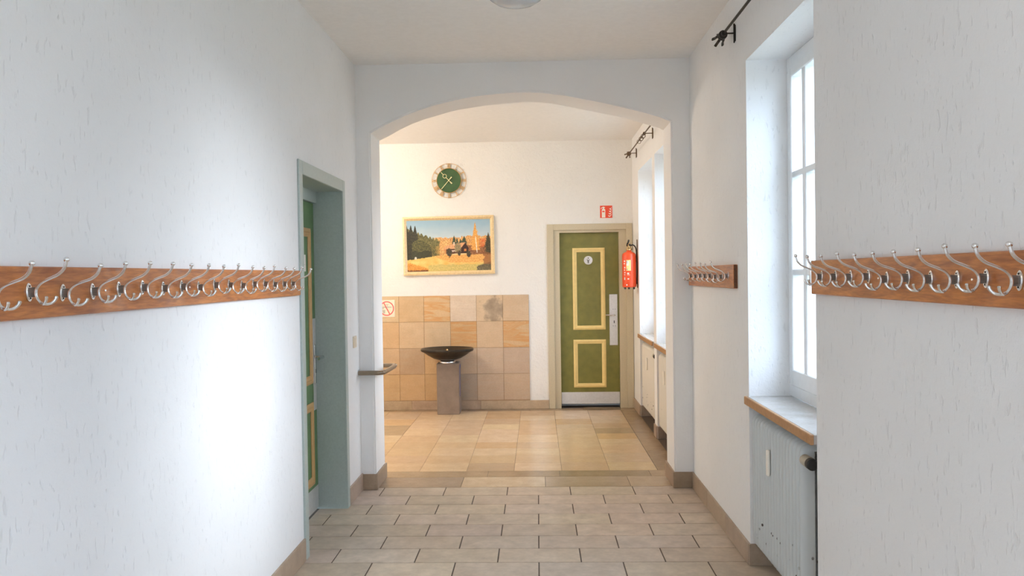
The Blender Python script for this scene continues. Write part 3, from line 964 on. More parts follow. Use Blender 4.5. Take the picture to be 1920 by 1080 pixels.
bracket(r1, 1.023, 4.355, 2.800, 'iron')
bracket(r1, 1.023, 2.92, 2.800, 'iron')
r2 = empty('curtain_rod', (XR, 7.4, 2.80), 'bronze curtain rod with rings above the hall windows', 'curtain rod', 'wrought-iron curtain rods')
MB().sweep([(1.004, 6.15, 2.800), (1.004, 8.62, 2.800)], 0.0065, 12).build('rod', 'bronze', r2, True)
f_ = MB()
finial(f_, (1.004, 8.64, 2.80), 1.15)
f_.build('finial', 'bronze', r2, True)
for yy in (6.22, 7.40, 8.60):
    bracket(r2, 1.004, yy, 2.800, 'bronze')
for k, yy in enumerate((7.47, 7.50, 7.62, 7.65, 7.80)):
    ring = [(1.004 + 0.019 * math.cos(q), yy + 0.008 * math.sin(q), 2.790 + 0.019 * math.sin(q)) for q in [2 * PI * j / 16 for j in range(16)]]
    MB().sweep(ring, 0.0022, 6, (0, 1, 0), closed=True).build('ring', 'bronze', r2, True)

# ---- radiators
def radiator(label, y0, y1, n, mat, valve_near, meter, z0=0.105, z1=0.792):
    root = empty('radiator', (1.17, (y0 + y1) / 2, z0), label, 'radiator', 'column radiators under the windows')
    xf, xb = 1.092, 1.225
    p = (y1 - y0) / n
    R_ = 0.045
    pts = []
    for cx, cz, q0 in ((xf + R_, z0 + R_, PI), (xb - R_, z0 + R_, 1.5 * PI), (xb - R_, z1 - R_, 0), (xf + R_, z1 - R_, 0.5 * PI)):
        for k in range(6):
            q = q0 + k * PI / 10
            pts.append((cx + R_ * math.cos(q), cz + R_ * math.sin(q)))
    # rounded fin: outline offset inwards at both sides
    ccx, ccz = (xf + xb) / 2, (z0 + z1) / 2
    mb = MB()
    rings = []
    for dy, ins in ((-0.38, 0.030), (-0.35, 0.020), (-0.29, 0.011), (-0.20, 0.0045), (-0.10, 0.001), (0.0, 0.0), (0.10, 0.001), (0.20, 0.0045), (0.29, 0.011), (0.35, 0.020), (0.38, 0.030)):
        rings.append([(a + (ins if a < ccx else -ins), dy * p, b + (ins if b < ccz else -ins)) for a, b in pts])
    v = [q for r in rings for q in r]
    m_ = len(pts)
    f = []
    for i in range(len(rings) - 1):
        for j in range(m_):
            j2 = (j + 1) % m_
            f.append((i * m_ + j, i * m_ + j2, (i + 1) * m_ + j2, (i + 1) * m_ + j))
    f.append(tuple(range(m_)))
    f.append(tuple((len(rings) - 1) * m_ + j for j in reversed(range(m_))))
    mb.add(v, f)
    me_ = mb.mesh('section', (ccx, 0, ccz), True)
    me_.materials.append(M[mat])
    for k in range(n):
        link('section', me_, None, root, (ccx, y0 + (k + 0.5) * p, ccz))
    for zz in (z0 + 0.06, z1 - 0.06):
        MB().sweep([(ccx, y0 + 0.01, zz), (ccx, y1 - 0.01, zz)], 0.026, 14).build('header_pipe', mat, root, True)
    for yy in (y0 + 0.10, y1 - 0.10):
        MB().box(xb - 0.01, XW + 0.02, yy - 0.012, yy + 0.012, z0 + 0.10, z0 + 0.13).build('wall_bracket', mat, root)
    ye = y0 if valve_near else y1
    s = -1 if valve_near else 1
    zz = z1 - 0.055
    xv = 1.098
    MB().sweep([(xv, ye, zz), (xv, ye + s * 0.03, zz)], 0.012, 10).build('valve_body', 'chrome', root, True)
    MB().lathe([(0.018, 0.02 * s), (0.023, 0.03 * s), (0.024, 0.085 * s), (0.020, 0.095 * s)], (xv, ye, zz), 16, 'y').build('valve_head', 'valve', root, True)
    MB().lathe([(0.020, 0.095 * s), (0.0245, 0.098 * s), (0.0245, 0.122 * s), (0.018, 0.128 * s)], (xv, ye, zz), 16, 'y').build('valve_cap', 'black', root, True)
    MB().sweep([(ccx, ye - s * 0.01, z0 + 0.06), (ccx, ye + s * 0.06, z0 + 0.06), (ccx + 0.01, ye + s * 0.075, z0 + 0.04), (ccx + 0.01, ye + s * 0.075, 0.0)], 0.010, 10, (1, 0, 0)).build('supply_pipe', mat, root, True)
    if meter:
        MB().box(xf - 0.012, xf + 0.002, meter - 0.011, meter + 0.011, 0.545, 0.668, 0.003).build('heat_meter', 'sign_white', root)
    return root
radiator('pale grey column radiator with rust spots under the corridor window', 3.365, 4.140, 17, 'radiator', True, 3.83)
radiator('cream column radiator in the hall niche nearest the arch', 6.42, 7.30, 18, 'radiator_hall', True, 6.95)
radiator('cream column radiator in the hall niche beside the toilet door', 7.60, 8.46, 18, 'radiator_hall', True, 8.05)

# ---- ceiling lamps
def ceiling_lamp(x, y, label, glass):
    root = empty('ceiling_lamp', (x, y, ZC), label, 'lamp', 'glass ceiling lamps')
    MB().lathe([(0.172, 0), (0.174, -0.010), (0.166, -0.020), (0.10, -0.022)], (x, y, ZC), 40).build('brass_plate', 'brass', root, True)
    MB().lathe([(0.148, -0.018), (0.150, -0.030), (0.138, -0.052), (0.105, -0.074), (0.060, -0.086), (0.012, -0.090)], (x, y, ZC), 40).build('glass_dish', glass, root, True)
    MB().lathe([(0.1485, -0.022), (0.154, -0.024), (0.155, -0.032), (0.1500, -0.035)], (x, y, ZC), 40).build('glass_rim', 'chrome', root, True)
    return root
ceiling_lamp(-0.09, 4.215, 'glass dish ceiling lamp with brass plate at the top of the picture', 'lamp_glass')
lit = ceiling_lamp(-2.45, 7.35, 'lit glass ceiling lamp in the hall left of the arch', 'lit_glass')
lit_fill = ceiling_lamp(-0.09, -0.75, 'added lit glass ceiling lamp behind the viewer for warm fill light', 'lit_glass')  # unseen lamp, added to warm the corridor walls, arch and ceiling
for root, nm, watt in ((lit, 'hall_lamp_light', LAMP), (lit_fill, 'fill_lamp_light', FILL_LAMP)):
    ll = bpy.data.lights.new(nm, 'POINT')
    ll.energy = watt
    ll.color = (1.0, 0.88, 0.75)
    ll.shadow_soft_size = 0.12
    lo = bpy.data.objects.new(nm, ll)
    C.objects.link(lo)
    lo.parent = root
    lo.location = (0, 0, -0.22)

# ---- wall clock
cx, cz, cyy = -0.977, 2.593, YB
ck = empty('wall_clock', (cx, cyy, cz), 'round clock with green dial and open ring of gold numerals', 'clock')
MB().lathe([(0.137, 0.0), (0.137, -0.026), (0.130, -0.032)], (cx, cyy, cz), 48, 'y').build('dial', 'clock_green', ck, True)
def ring(r, t, y):
    return [(cx + r * math.cos(q), y, cz + r * math.sin(q)) for q in [2 * PI * j / 64 for j in range(64)]]
MB().sweep(ring(0.1385, 0, cyy - 0.027), 0.0030, 6, (0, 1, 0), True).build('inner_ring', 'gold', ck, True)
MB().sweep(ring(0.193, 0, cyy - 0.012), 0.0026, 6, (0, 1, 0), True).build('outer_ring', 'gold', ck, True)
ROM = ['XII', 'I', 'II', 'III', 'IIII', 'V', 'VI', 'VII', 'VIII', 'IX', 'X', 'XI']
for h, txt in enumerate(ROM):
    nm = MB()
    wch = {'I': 0.010, 'V': 0.018, 'X': 0.018}
    tot = sum(wch[c] for c in txt)
    x0 = -tot / 2
    th = -2 * PI * h / 12
    H2 = 0.0235
    def bar(xa, za, xb_, zb, t=0.0026):
        d = Vector((xb_ - xa, zb - za)).normalized()
        px, pz = -d.y * t, d.x * t
        quad = [(xa + px, za + pz), (xb_ + px, zb + pz), (xb_ - px, zb - pz), (xa - px, za - pz)]
        rp = []
        for a, b in quad:
            b += 0.166
            rp.append((cx + a * math.cos(th) - b * math.sin(th), cz + a * math.sin(th) + b * math.cos(th)))
        nm.poly(rp, 0.006, 'y', cyy - 0.016)
    for c in txt:
        w = wch[c]
        if c == 'I':
            bar(x0 + w / 2, -H2, x0 + w / 2, H2)
        elif c == 'V':
            bar(x0 + 0.001, H2, x0 + w / 2, -H2)
            bar(x0 + w - 0.001, H2, x0 + w / 2, -H2)
        else:
            bar(x0 + 0.001, H2, x0 + w - 0.001, -H2)
            bar(x0 + w - 0.001, H2, x0 + 0.001, -H2)
        x0 += w
    nm.build('numeral', 'gold', ck)
def hand(name, ang, pts_, y):
    hm = MB()
    for poly_ in pts_:
        rp = [(cx + a * math.cos(ang) - b * math.sin(ang), cz + a * math.sin(ang) + b * math.cos(ang)) for a, b in poly_]
        hm.poly(rp, 0.003, 'y', y)
    return hm
mh = hand('m', -2 * PI * 36.8 / 60, [[(-0.0022, 0), (0.0022, 0), (0.0030, 0.130), (-0.0030, 0.130)], [(-0.002, 0), (0.002, 0), (0.007, -0.050), (-0.007, -0.050)]], cyy - 0.046)
mh.build('minute_hand', 'hand', ck)
ah = 2 * PI * (43.5 / 360)
hh = hand('h', ah, [[(-0.0026, 0), (0.0026, 0), (0.0026, 0.046), (-0.0026, 0.046)], [(-0.0026, 0.088), (0.0026, 0.088), (0.0024, 0.130), (-0.0024, 0.130)], [(-0.002, 0), (0.002, 0), (0.008, -0.050), (-0.008, -0.050)]], cyy - 0.040)
rc = (cx - 0.067 * math.sin(ah), cz + 0.067 * math.cos(ah))
hh.sweep([(rc[0] + 0.021 * math.cos(q), cyy - 0.0385, rc[1] + 0.021 * math.sin(q)) for q in [2 * PI * j / 24 for j in range(24)]], 0.0028, 6, (0, 1, 0), True)
hh.build('hour_hand', 'hand', ck)
MB().lathe([(0.007, -0.03), (0.007, -0.050), (0.004, -0.052)], (cx, cyy, cz), 14, 'y').build('hub', 'hand', ck, True)

# ---- framed painting (tilted a little on the wall)
pc = Vector((-0.992, YB - 0.003, 1.862))
pt = empty('framed_painting', pc, 'framed autumn landscape painting of a cabin among trees below the clock', 'painting')
PW, PH, FW = 0.516, 0.330, 0.042
for (pts_) in ([(-PW, PH), (PW, PH), (PW - FW, PH - FW), (-PW + FW, PH - FW)], [(-PW, -PH), (PW, -PH), (PW - FW, -PH + FW), (-PW + FW, -PH + FW)],
               [(-PW, -PH), (-PW, PH), (-PW + FW, PH - FW), (-PW + FW, -PH + FW)], [(PW, -PH), (PW, PH), (PW - FW, PH - FW), (PW - FW, -PH + FW)]):
    b = MB()
    o4 = [(pc.x + a, pc.z + c) for a, c in pts_]
    mid = [((o4[0][0] * .55 + o4[3][0] * .45), (o4[0][1] * .55 + o4[3][1] * .45)), ((o4[1][0] * .55 + o4[2][0] * .45), (o4[1][1] * .55 + o4[2][1] * .45))]
    yb, y1_, y2_ = pc.y + 0.003, pc.y - 0.030, pc.y - 0.016
    # profile: outer face, raised outer bead, sloping cove to the canvas
    v = [(o4[0][0], yb, o4[0][1]), (o4[1][0], yb, o4[1][1]), (o4[0][0], y1_, o4[0][1]), (o4[1][0], y1_, o4[1][1]),
         (mid[0][0], y1_ - 0.004, mid[0][1]), (mid[1][0], y1_ - 0.004, mid[1][1]), (o4[3][0], y2_, o4[3][1]), (o4[2][0], y2_, o4[2][1]), (o4[3][0], yb, o4[3][1]), (o4[2][0], yb, o4[2][1])]
    b.add(v, [(0, 1, 3, 2), (2, 3, 5, 4), (4, 5, 7, 6), (6, 7, 9, 8), (8, 9, 1, 0), (0, 2, 4, 6, 8), (1, 9, 7, 5, 3)])
    b.build('frame_bar', 'gold_frame', pt)

def paint(u, v):
    """colour of the landscape at u (left to right), v (bottom to top), in sRGB 0..255"""
    def N(a, b, s=0.0):
        return noise.noise(Vector((a, b, s)))
    def lerp(a, b, t):
        t = max(0, min(1, t))
        return tuple(x + (y - x) * t for x, y in zip(a, b))
    n1, n2, n3 = 0.8 * N(u * 62, v * 36) + 0.6 * N(u * 150, v * 90, 9), N(u * 110, v * 60, 3), N(u * 14, v * 14, 7)
    c = lerp((204, 214, 216), (150, 182, 202), (v - 0.55) / 0.4 + n3 * 0.1)                    # sky
    # far orange wood
    top = 0.66 + 0.035 * N(u * 22, 1.3) + 0.03 * N(u * 60, 5.1) + 0.03 * (u - 0.5)
    if u > 0.33 and v < top:
        c = lerp((206, 146, 84), (242, 198, 130), 0.5 + n1 * 0.9 + n3 * 0.4)
        if n2 < -0.25: c = lerp(c, (120, 70, 40), 0.55)
        if u > 0.72 and v < 0.50 + 0.05 * n3: c = lerp(c, (96, 48, 30), 0.6 + n1 * 0.6)
        if 0.86 < u < 0.96 and 0.45 < v < 0.62: c = lerp(c, (214, 92, 40), 0.5 + n1)
    # green hillside firs
    top = 0.80 - 0.62 * (u - 0.06) if u < 0.28 else 0.664 - 0.05 * (u - 0.28) / 0.1
    top += 0.05 * abs(math.sin(u * 75 + 2 * N(u * 9, 2.0))) - 0.03
    if u < 0.39 + 0.02 * n1 and v < top:
        c = lerp((86, 84, 46), (142, 132, 82), 0.5 + n1 * 0.8 + n3 * 0.5)
        if v < 0.5 and u > 0.25: c = lerp(c, (196, 152, 80), 0.5 + n3)
        if n2 < -0.2: c = lerp(c, (52, 52, 30), 0.6)
    # dark firs at the left edge
    top = 0.84 - 0.9 * max(0, u - 0.09) + 0.07 * math.cos(u * 2 * PI / 0.052)
    if u < 0.135 and v < top:
        c = lerp((34, 34, 22), (66, 62, 34), 0.4 + n1)
    if 0.06 < u < 0.30 and v < 0.62 - 2.2 * abs(u - 0.15) ** 1.6 * 1.4 + 0.03 * n1:
        c = lerp((58, 60, 34), (122, 116, 64), 0.42 + n1 * 0.9)
        if v < 0.40 + 0.05 * n3: c = lerp(c, (38, 40, 24), 0.65)
    # firs behind the cabin
    for (fx, fw, ft) in ((0.565, 0.026, 0.69), (0.60, 0.024, 0.65), (0.685, 0.034, 0.68), (0.64, 0.026, 0.63)):
        if v < ft and abs(u - fx) < fw * min(1, (ft - v) / 0.10 + 0.05) * (0.75 + 0.5 * n1) and v > 0.44:
            c = lerp((44, 58, 44), (92, 104, 70), 0.4 + n2)
    # tall larch with pale trunk
    if v < 0.955 and v > 0.40 and abs(u - 0.818) < 0.058 * min(1, (0.955 - v) / 0.42) * (0.8 + 0.7 * n1):
        c = lerp((206, 132, 58), (246, 194, 104), 0.5 + n2)
    tx = 0.818 + 0.018 * (0.72 - v) / 0.38
    if 0.345 < v < 0.66 and abs(u - tx) < 0.0042:
        c = (248, 236, 214)
    # fir at the right edge
    if v < 0.74 and abs(u - 0.972) < 0.05 * min(1, (0.74 - v) / 0.22) * (0.8 + 0.6 * n1) and v > 0.3:
        c = lerp((48, 44, 28), (96, 84, 50), 0.4 + n1)
    # meadow
    g0 = 0.235 + 0.50 * max(0, min(1, (u - 0.05) / 0.5)) ** 1.0 * 0.22 if u < 0.4 else 0.315 + 0.02 * n3
    if v < g0 + 0.012 * n1:
        c = lerp((222, 178, 88), (236, 206, 128), 0.5 + n3 * 0.8 + n1 * 0.25)
        if 0.33 < u < 0.97 and v > 0.165 + 0.02 * n1 and v > 0.30 - (u - 0.3) * 0.6:
            c = lerp((214, 146, 74), (242, 192, 112), 0.5 + n1 * 0.8)
        if v < 0.18 - 0.55 * abs(u - 0.03) + 0.04 * n1: c = lerp((196, 122, 44), (232, 170, 80), 0.5 + n1)
        if u > 0.25 and v < 0.13 + 0.02 * n3: c = lerp((190, 172, 96), (220, 194, 120), 0.5 + n1)
        if v < 0.03 + 0.03 * n1 and u < 0.25: c = (98, 56, 22)
        if u > 0.83 + 0.03 * n1 and v < 0.11 + 0.5 * (u - 0.88): c = lerp((84, 76, 56), (132, 120, 86), 0.4 + n1)
    if u > 0.90 + 0.03 * n1 + 0.06 * n3 and 0.12 < v < 0.35 + 0.03 * n3: c = lerp(c, (146, 92, 52), 0.75)
    # cabin
    def inside(pts_):
        r = False
        for i in range(len(pts_)):
            (xa, ya), (xb_, yb_) = pts_[i], pts_[i - 1]
            if (ya > v) != (yb_ > v) and u < (xb_ - xa) * (v - ya) / (yb_ - ya) + xa:
                r = not r
        return r
    if inside([(0.44, 0.43), (0.66, 0.44), (0.66, 0.325), (0.46, 0.33)]):
        c = lerp((70, 40, 26), (120, 72, 44), 0.4 + n2)
        if u < 0.47: c = (206, 140, 84)
    if inside([(0.64, 0.44), (0.70, 0.545), (0.735, 0.45), (0.73, 0.335), (0.65, 0.335)]):
        c = lerp((44, 22, 16), (84, 42, 26), 0.3 + n2)
        if abs(u - 0.695) < 0.012 and abs(v - 0.405) < 0.02: c = (206, 128, 60)
    if inside([(0.425, 0.425), (0.475, 0.50), (0.70, 0.555), (0.645, 0.44)]):
        c = lerp((206, 146, 100), (232, 178, 132), 0.5 + n2)
    if abs(u - 0.562) < 0.008 and 0.50 < v < 0.565: c = (232, 204, 176)
    if 0.53 < u < 0.59 and 0.37 < v < 0.405 and n2 > -0.15: c = (224, 206, 186)
    if (u - 0.61) ** 2 / 0.0016 + (v - 0.45) ** 2 / 0.008 < 1 + n1 * 1.4: c = lerp((112, 98, 70), (176, 156, 112), 0.5 + n2)
    if 0.47 < u < 0.75 and abs(v - 0.325 - 0.03 * (u - 0.5)) < 0.010: c = (240, 208, 150)
    for (bx, bz, br_) in ((0.505, 0.36, 0.034), (0.735, 0.325, 0.026), (0.625, 0.345, 0.02)):
        if (abs(u - bx) / br_) ** 1.5 + (abs(v - bz) / (br_ * 2.6)) ** 1.5 < 1 + n1 * 0.6: c = lerp((52, 46, 34), (96, 82, 56), 0.4 + n2)
    if (u - 0.103) ** 2 / 0.00018 + (v - 0.265) ** 2 / 0.0007 < 1: c = (212, 206, 192)
    return c
NU, NV = 300, 184
cw, chh = PW - FW + 0.002, PH - FW + 0.002
cv = [(-cw + 2 * cw * i / NU, 0, -chh + 2 * chh * j / NV) for j in range(NV + 1) for i in range(NU + 1)]
cf = [(j * (NU + 1) + i, j * (NU + 1) + i + 1, (j + 1) * (NU + 1) + i + 1, (j + 1) * (NU + 1) + i) for j in range(NV) for i in range(NU)]
k = len(cv)
cv += [(-cw, 0.006, -chh), (cw, 0.006, -chh), (cw, 0.006, chh), (-cw, 0.006, chh)]
cf.append((k, k + 3, k + 2, k + 1))
me = bpy.data.meshes.new('canvas')
me.from_pydata(cv, [], cf)
ca = me.color_attributes.new('paint', 'FLOAT_COLOR', 'POINT')
for j in range(NV + 1):
    for i in range(NU + 1):
        ca.data[j * (NU + 1) + i].color = srgb(*[max(0, min(255, q)) for q in paint(i / NU, j / NV)])
co = link('canvas', me, 'canvas', pt, pc + Vector((0, -0.014, 0)))
co['label'] = 'autumn landscape with cabin and larch'
pt.rotation_euler = (0, math.radians(-0.6), 0)

# ---- drinking fountain: stone pedestal with a dark bowl
fx0, fx1, fy0, fy1 = -1.112, -0.866, 8.700, 8.930
ft = empty('drinking_fountain', (-0.99, 8.81, 0), 'dark metal bowl fountain on a square stone pedestal', 'fountain')
pd = MB().box(fx0, fx1, fy0, fy1, 0, 0.562, 0.006).build('pedestal', 'granite', ft)
pd.color = (0.27, 0.205, 0.16, 1)
bx, by = -1.000, 8.770
MB().lathe([(0.086, 0.560), (0.088, 0.574), (0.082, 0.584), (0.066, 0.600)], (bx, 8.785, 0), 32).build('foot_ring', 'chrome', ft, True)
prof = [(0.055, 0.592), (0.085, 0.594), (0.150, 0.612), (0.215, 0.650), (0.262, 0.684), (0.284, 0.692), (0.2915, 0.703), (0.290, 0.716), (0.282, 0.723), (0.262, 0.718), (0.20, 0.690), (0.10, 0.664), (0.02, 0.660)]
MB().lathe(prof, (bx, by, 0), 56, 'z', 1.0, 0.90).build('bowl', 'bowl', ft, True)
MB().lathe([(0.012, 0.655), (0.012, 0.700), (0.008, 0.712), (0.004, 0.714)], (bx, by, 0), 14).build('spout', 'brass', ft, True)
gr = MB()
gr.box(fx1 - 0.001, fx1 + 0.004, 8.760, 8.772, 0.19, 0.50, 0.001)
gr.sweep([(fx1 + 0.002, 8.766, 0.50), (fx1 + 0.002, 8.830, 0.535)], 0.004, 6)
gr.build('side_bar', 'label_blue', pd)

# ---- prohibition sign on the sandstone
sx, sz, sy = -1.708, 1.158, YB - 0.0155
sg = empty('prohibition_sign', (sx, sy, sz), 'faded square sign with red crossed circle on the sandstone tiles', 'sign')
MB().box(sx - 0.092, sx + 0.092, sy - 0.003, sy, sz - 0.097, sz + 0.097, 0.001).build('panel', 'sign_faded', sg)
MB().sweep([(sx + 0.0765 * math.cos(q), sy - 0.0035, sz + 0.0765 * math.sin(q)) for q in [2 * PI * j / 40 for j in range(40)]], [(0.0058, 0.001)] * 40, 6, (0, 1, 0), True).build('red_circle', 'ring_red', sg)
MB().poly([(sx - 0.040, sz + 0.066), (sx - 0.030, sz + 0.070), (sx + 0.040, sz - 0.066), (sx + 0.030, sz - 0.070)], 0.0018, 'y', sy - 0.0052).build('slash', 'ring_red', sg)
tp = MB()
tp.poly([(sx - 0.05, sz + 0.022), (sx + 0.055, sz + 0.022), (sx + 0.055, sz + 0.008), (sx - 0.05, sz + 0.008)], 0.001, 'y', sy - 0.0040)
tp.poly([(sx - 0.012, sz + 0.048), (sx + 0.022, sz + 0.048), (sx + 0.022, sz + 0.040), (sx - 0.012, sz + 0.040)], 0.001, 'y', sy - 0.0040)
tp.poly([(sx + 0.002, sz + 0.040), (sx + 0.010, sz + 0.040), (sx + 0.010, sz + 0.022), (sx + 0.002, sz + 0.022)], 0.001, 'y', sy - 0.0040)
tp.poly([(sx - 0.050, sz + 0.008), (sx - 0.034, sz + 0.008), (sx - 0.034, sz - 0.006), (sx - 0.050, sz - 0.006)], 0.001, 'y', sy - 0.0040)
tp.poly([(sx - 0.052, sz - 0.016), (sx - 0.016, sz - 0.016), (sx - 0.022, sz - 0.056), (sx - 0.044, sz - 0.056)], 0.001, 'y', sy - 0.0040)
tp.build('pictogram', 'sign_grey', sg)

# ---- fire extinguisher sign over the toilet door
sx, sz, sy = 0.788, 2.213, YB - 0.001
sg = empty('fire_extinguisher_sign', (sx, sy, sz), 'red square fire extinguisher sign above the toilet door', 'sign')
MB().box(sx - 0.0685, sx + 0.0685, sy - 0.004, sy, sz - 0.069, sz + 0.069, 0.001).build('panel', 'sign_red', sg)
ex = MB()
yy = sy - 0.0055
ex.poly([(sx - 0.050, sz - 0.064), (sx - 0.010, sz - 0.064), (sx - 0.010, sz + 0.020), (sx - 0.016, sz + 0.032), (sx - 0.044, sz + 0.032), (sx - 0.050, sz + 0.020)], 0.002, 'y', yy)
ex.poly([(sx - 0.038, sz + 0.032), (sx - 0.022, sz + 0.032), (sx - 0.022, sz + 0.044), (sx - 0.038, sz + 0.044)], 0.002, 'y', yy)
ex.poly([(sx - 0.048, sz + 0.050), (sx - 0.034, sz + 0.058), (sx - 0.014, sz + 0.052), (sx - 0.014, sz + 0.044), (sx - 0.044, sz + 0.044)], 0.002, 'y', yy)
ex.poly([(sx - 0.044, sz + 0.050), (sx - 0.050, sz + 0.052), (sx - 0.060, sz + 0.036), (sx - 0.055, sz + 0.032)], 0.002, 'y', yy)
ex.build('extinguisher_pictogram', 'sign_white', sg)
MB().box(sx - 0.044, sx - 0.018, yy - 0.001, yy, sz - 0.004, sz + 0.010).build('pictogram_band', 'sign_red', sg)
fm = MB()
for k in range(4):
    zz = sz - 0.050 + 0.026 * k
    o_ = 0.005 * k
    fm.poly([(sx + 0.020 + o_, zz + 0.012), (sx + 0.026 + o_, zz - 0.004), (sx + 0.044 + o_ * .6, zz - 0.006), (sx + 0.058, zz + 0.016), (sx + 0.060, zz + 0.026), (sx + 0.044 + o_ * .4, zz + 0.006), (sx + 0.032 + o_, zz + 0.006)], 0.002, 'y', yy)
fm.build('flames', 'sign_white', sg)

# ---- round sign on the toilet door
sx, sz, sy = 0.583, 1.672, LY
sg = empty('door_sign', (sx, sy, sz), 'round silver toilet sign with a small figure on the green door', 'sign')
MB().lathe([(0.049, 0.0), (0.049, -0.003), (0.047, -0.004)], (sx, sy, sz), 36, 'y').build('disc', 'steel', sg, True)
fg = MB()
fg.lathe([(0.0075, -0.004), (0.0075, -0.0055)], (sx, sy, sz + 0.024), 14, 'y')
fg.poly([(sx - 0.017, sz + 0.012), (sx - 0.011, sz + 0.014), (sx - 0.004, sz + 0.002), (sx + 0.004, sz + 0.002), (sx + 0.011, sz + 0.014), (sx + 0.017, sz + 0.012), (sx + 0.009, sz - 0.010), (sx + 0.007, sz - 0.034), (sx + 0.0015, sz - 0.034), (sx, sz - 0.018), (sx - 0.0015, sz - 0.034), (sx - 0.007, sz - 0.034), (sx - 0.009, sz - 0.010)], 0.0015, 'y', sy - 0.0055)
fg.build('figure', 'alu_dark', sg)

# ---- paper notice on the left door
nt = MB().box(LX, LX + 0.0012, 4.925, 5.000, 1.560, 1.665)
nt_root = empty('paper_notice', (LX, 4.96, 1.61), 'small white paper notice stuck on the left green door', 'notice')
nt.build('sheet', 'paper', nt_root)
MB().box(LX + 0.0012, LX + 0.0018, 4.945, 4.975, 1.600, 1.606).build('print', 'sign_grey', nt_root)

# ---- fire extinguisher on the right wall beside the toilet door
ex_, ey_ = 0.992, 8.640
fe = empty('fire_extinguisher', (ex_, ey_, 1.36), 'red fire extinguisher hanging on the right wall beside the toilet door', 'fire extinguisher')
prof = [(0.060, 1.366), (0.071, 1.372), (0.0745, 1.385), (0.0745, 1.700), (0.071, 1.722), (0.058, 1.738), (0.034, 1.748), (0.026, 1.756), (0.026, 1.770)]
MB().lathe(prof, (ex_, ey_, 0), 40).build('cylinder', 'red', fe, True)
MB().lathe([(0.030, 1.764), (0.033, 1.770), (0.033, 1.782), (0.022, 1.790), (0.019, 1.800), (0.019, 1.834), (0.012, 1.842)], (ex_, ey_, 0), 24).build('valve', 'brass', fe, True)
hd = MB()
hd.sweep([(ex_ - 0.022, ey_ - 0.035, 1.832), (ex_ - 0.010, ey_ - 0.010, 1.846), (ex_ + 0.0, ey_ + 0.02, 1.866), (ex_ + 0.004, ey_ + 0.05, 1.876)], [(0.005, 0.009)] * 4, 8, (1, 0, 0))
hd.sweep([(ex_ - 0.018, ey_ - 0.018, 1.810), (ex_ - 0.026, ey_ - 0.05, 1.816), (ex_ - 0.020, ey_ - 0.075, 1.838)], [(0.005, 0.008)] * 3, 8, (1, 0, 0))
hd.lathe([(0.011, 0), (0.012, -0.012), (0.009, -0.016)], (ex_ + 0.006, ey_ - 0.018, 1.822), 12, 'y')
hd.build('lever', 'black', fe, True)
hs = MB().sweep(spline([(ex_ + 0.015, ey_ + 0.005, 1.815), (ex_ + 0.050, ey_ + 0.01, 1.820), (ex_ + 0.076, ey_ + 0.01, 1.780), (ex_ + 0.083, ey_ + 0.005, 1.68), (ex_ + 0.083, ey_, 1.52), (ex_ + 0.081, ey_, 1.40)], 5), 0.0065, 8, (0, 1, 0))
hs.build('hose', 'black', fe, True)
def wrap(name, a0, a1, z0, z1, mat, parent, r=0.0752):
    """label wrapped round the cylinder between two angles seen from above"""
    n = max(2, int(abs(a1 - a0) / 0.12))
    v, f = [], []
    for k in range(n + 1):
        q = a0 + (a1 - a0) * k / n
        v += [(ex_ + r * math.cos(q), ey_ + r * math.sin(q), z0), (ex_ + r * math.cos(q), ey_ + r * math.sin(q), z1)]
    m_ = len(v)
    for k in range(n + 1):
        q = a0 + (a1 - a0) * k / n
        v += [(ex_ + (r - 0.001) * math.cos(q), ey_ + (r - 0.001) * math.sin(q), z0), (ex_ + (r - 0.001) * math.cos(q), ey_ + (r - 0.001) * math.sin(q), z1)]
    for k in range(n):
        f.append((2 * k, 2 * k + 2, 2 * k + 3, 2 * k + 1))
        f.append((m_ + 2 * k + 1, m_ + 2 * k + 3, m_ + 2 * k + 2, m_ + 2 * k))
        f.append((2 * k + 1, 2 * k + 3, m_ + 2 * k + 3, m_ + 2 * k + 1))
        f.append((2 * k, m_ + 2 * k, m_ + 2 * k + 2, 2 * k + 2))
    return MB().add(v, f).build(name, mat, parent, True)
lb = wrap('label', -2.10, -1.44, 1.545, 1.660, 'label_cream', fe)
lb2 = wrap('label', -2.04, -1.72, 1.600, 1.650, 'sign_white', fe, 0.0758)
for q, zz in ((-2.00, 1.640), (-2.00, 1.625), (-2.00, 1.556)):
    wrap('pictogram', q - 0.05, q + 0.05, zz, zz + 0.010, 'label_blue', lb, 0.0764)
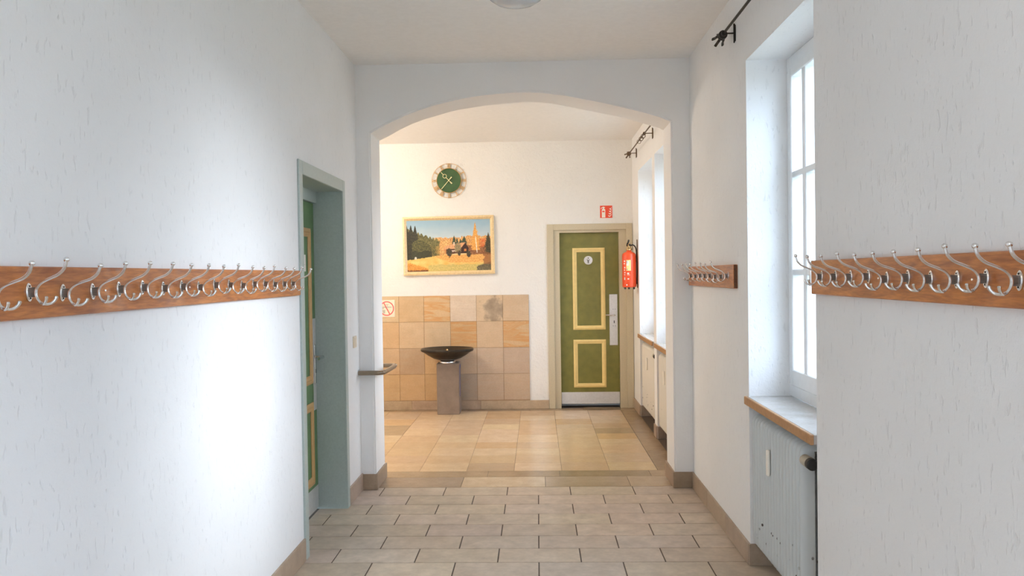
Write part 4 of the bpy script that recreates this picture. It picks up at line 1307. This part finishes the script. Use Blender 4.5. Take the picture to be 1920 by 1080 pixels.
for k, (a0, a1, z0, z1) in enumerate(((-2.50, -2.28, 1.640, 1.655), (-2.52, -2.34, 1.615, 1.628), (-2.46, -2.26, 1.572, 1.586), (-2.48, -2.36, 1.545, 1.560), (-2.46, -2.24, 1.520, 1.530), (-2.50, -2.28, 1.500, 1.507), (-2.48, -2.3, 1.448, 1.475), (-1.98, -1.70, 1.508, 1.524), (-1.98, -1.58, 1.498, 1.502), (-1.94, -1.70, 1.452, 1.464), (-2.12, -1.96, 1.388, 1.400))):
    wrap('print', a0, a1, z0, z1, 'sign_white', fe)
for q in (-2.5, -1.75, -0.75, 1.5):
    MB().lathe([(0.008, 1.348), (0.010, 1.354), (0.010, 1.368)], (ex_ + 0.062 * math.cos(q), ey_ + 0.062 * math.sin(q), 0), 10).build('foot', 'black', fe, True)
bk = MB().box(XR - 0.008, XR, ey_ - 0.015, ey_ + 0.015, 1.36, 1.88, 0.002)
for zz in (1.45, 1.64):
    bk.box(ex_ + 0.070, XR - 0.004, ey_ - 0.012, ey_ + 0.012, zz, zz + 0.018, 0.002)
bk.build('wall_bracket', 'bronze', fe)

# ---- handrail round the left arch pier
hr = empty('handrail', (-1.168, 5.66, 0.842), 'short bent metal handrail wrapped round the left arch pier', 'handrail')
path = [(-1.266, 5.598, 0.842), (-1.150, 5.598, 0.842), (-1.118, 5.603, 0.842), (-1.098, 5.622, 0.842), (-1.090, 5.655, 0.842), (-1.086, 5.95, 0.842), (-1.088, 6.02, 0.842), (-1.100, 6.052, 0.842), (-1.13, 6.066, 0.842), (-1.50, 6.066, 0.842)]
MB().sweep(spline(path, 4), 0.0165, 14, (0, 0, 1)).build('rail', 'rail', hr, True)
MB().lathe([(0.024, 0.0), (0.024, 0.004), (0.017, 0.006)], (XL, 5.598, 0.842), 18, 'x').build('end_rosette', 'chrome', hr, True)
MB().sweep([(-1.235, 5.598, 0.842), (-1.235, YA, 0.842)], 0.007, 8).build('rail_bracket', 'chrome', hr, True)
MB().sweep([(-1.40, 6.066, 0.842), (-1.40, YA2, 0.842)], 0.007, 8).build('rail_bracket', 'chrome', hr, True)

# ---- light switch on the left wall
sw = empty('light_switch', (XL, 5.49, 1.07), 'cream light switch on the left wall beside the green door', 'light switch')
MB().box(XL, XL + 0.010, 5.452, 5.532, 1.032, 1.112, 0.002).build('cover_plate', 'switch', sw)
MB().box(XL + 0.010, XL + 0.014, 5.464, 5.520, 1.044, 1.100, 0.002).build('rocker', 'switch', sw)
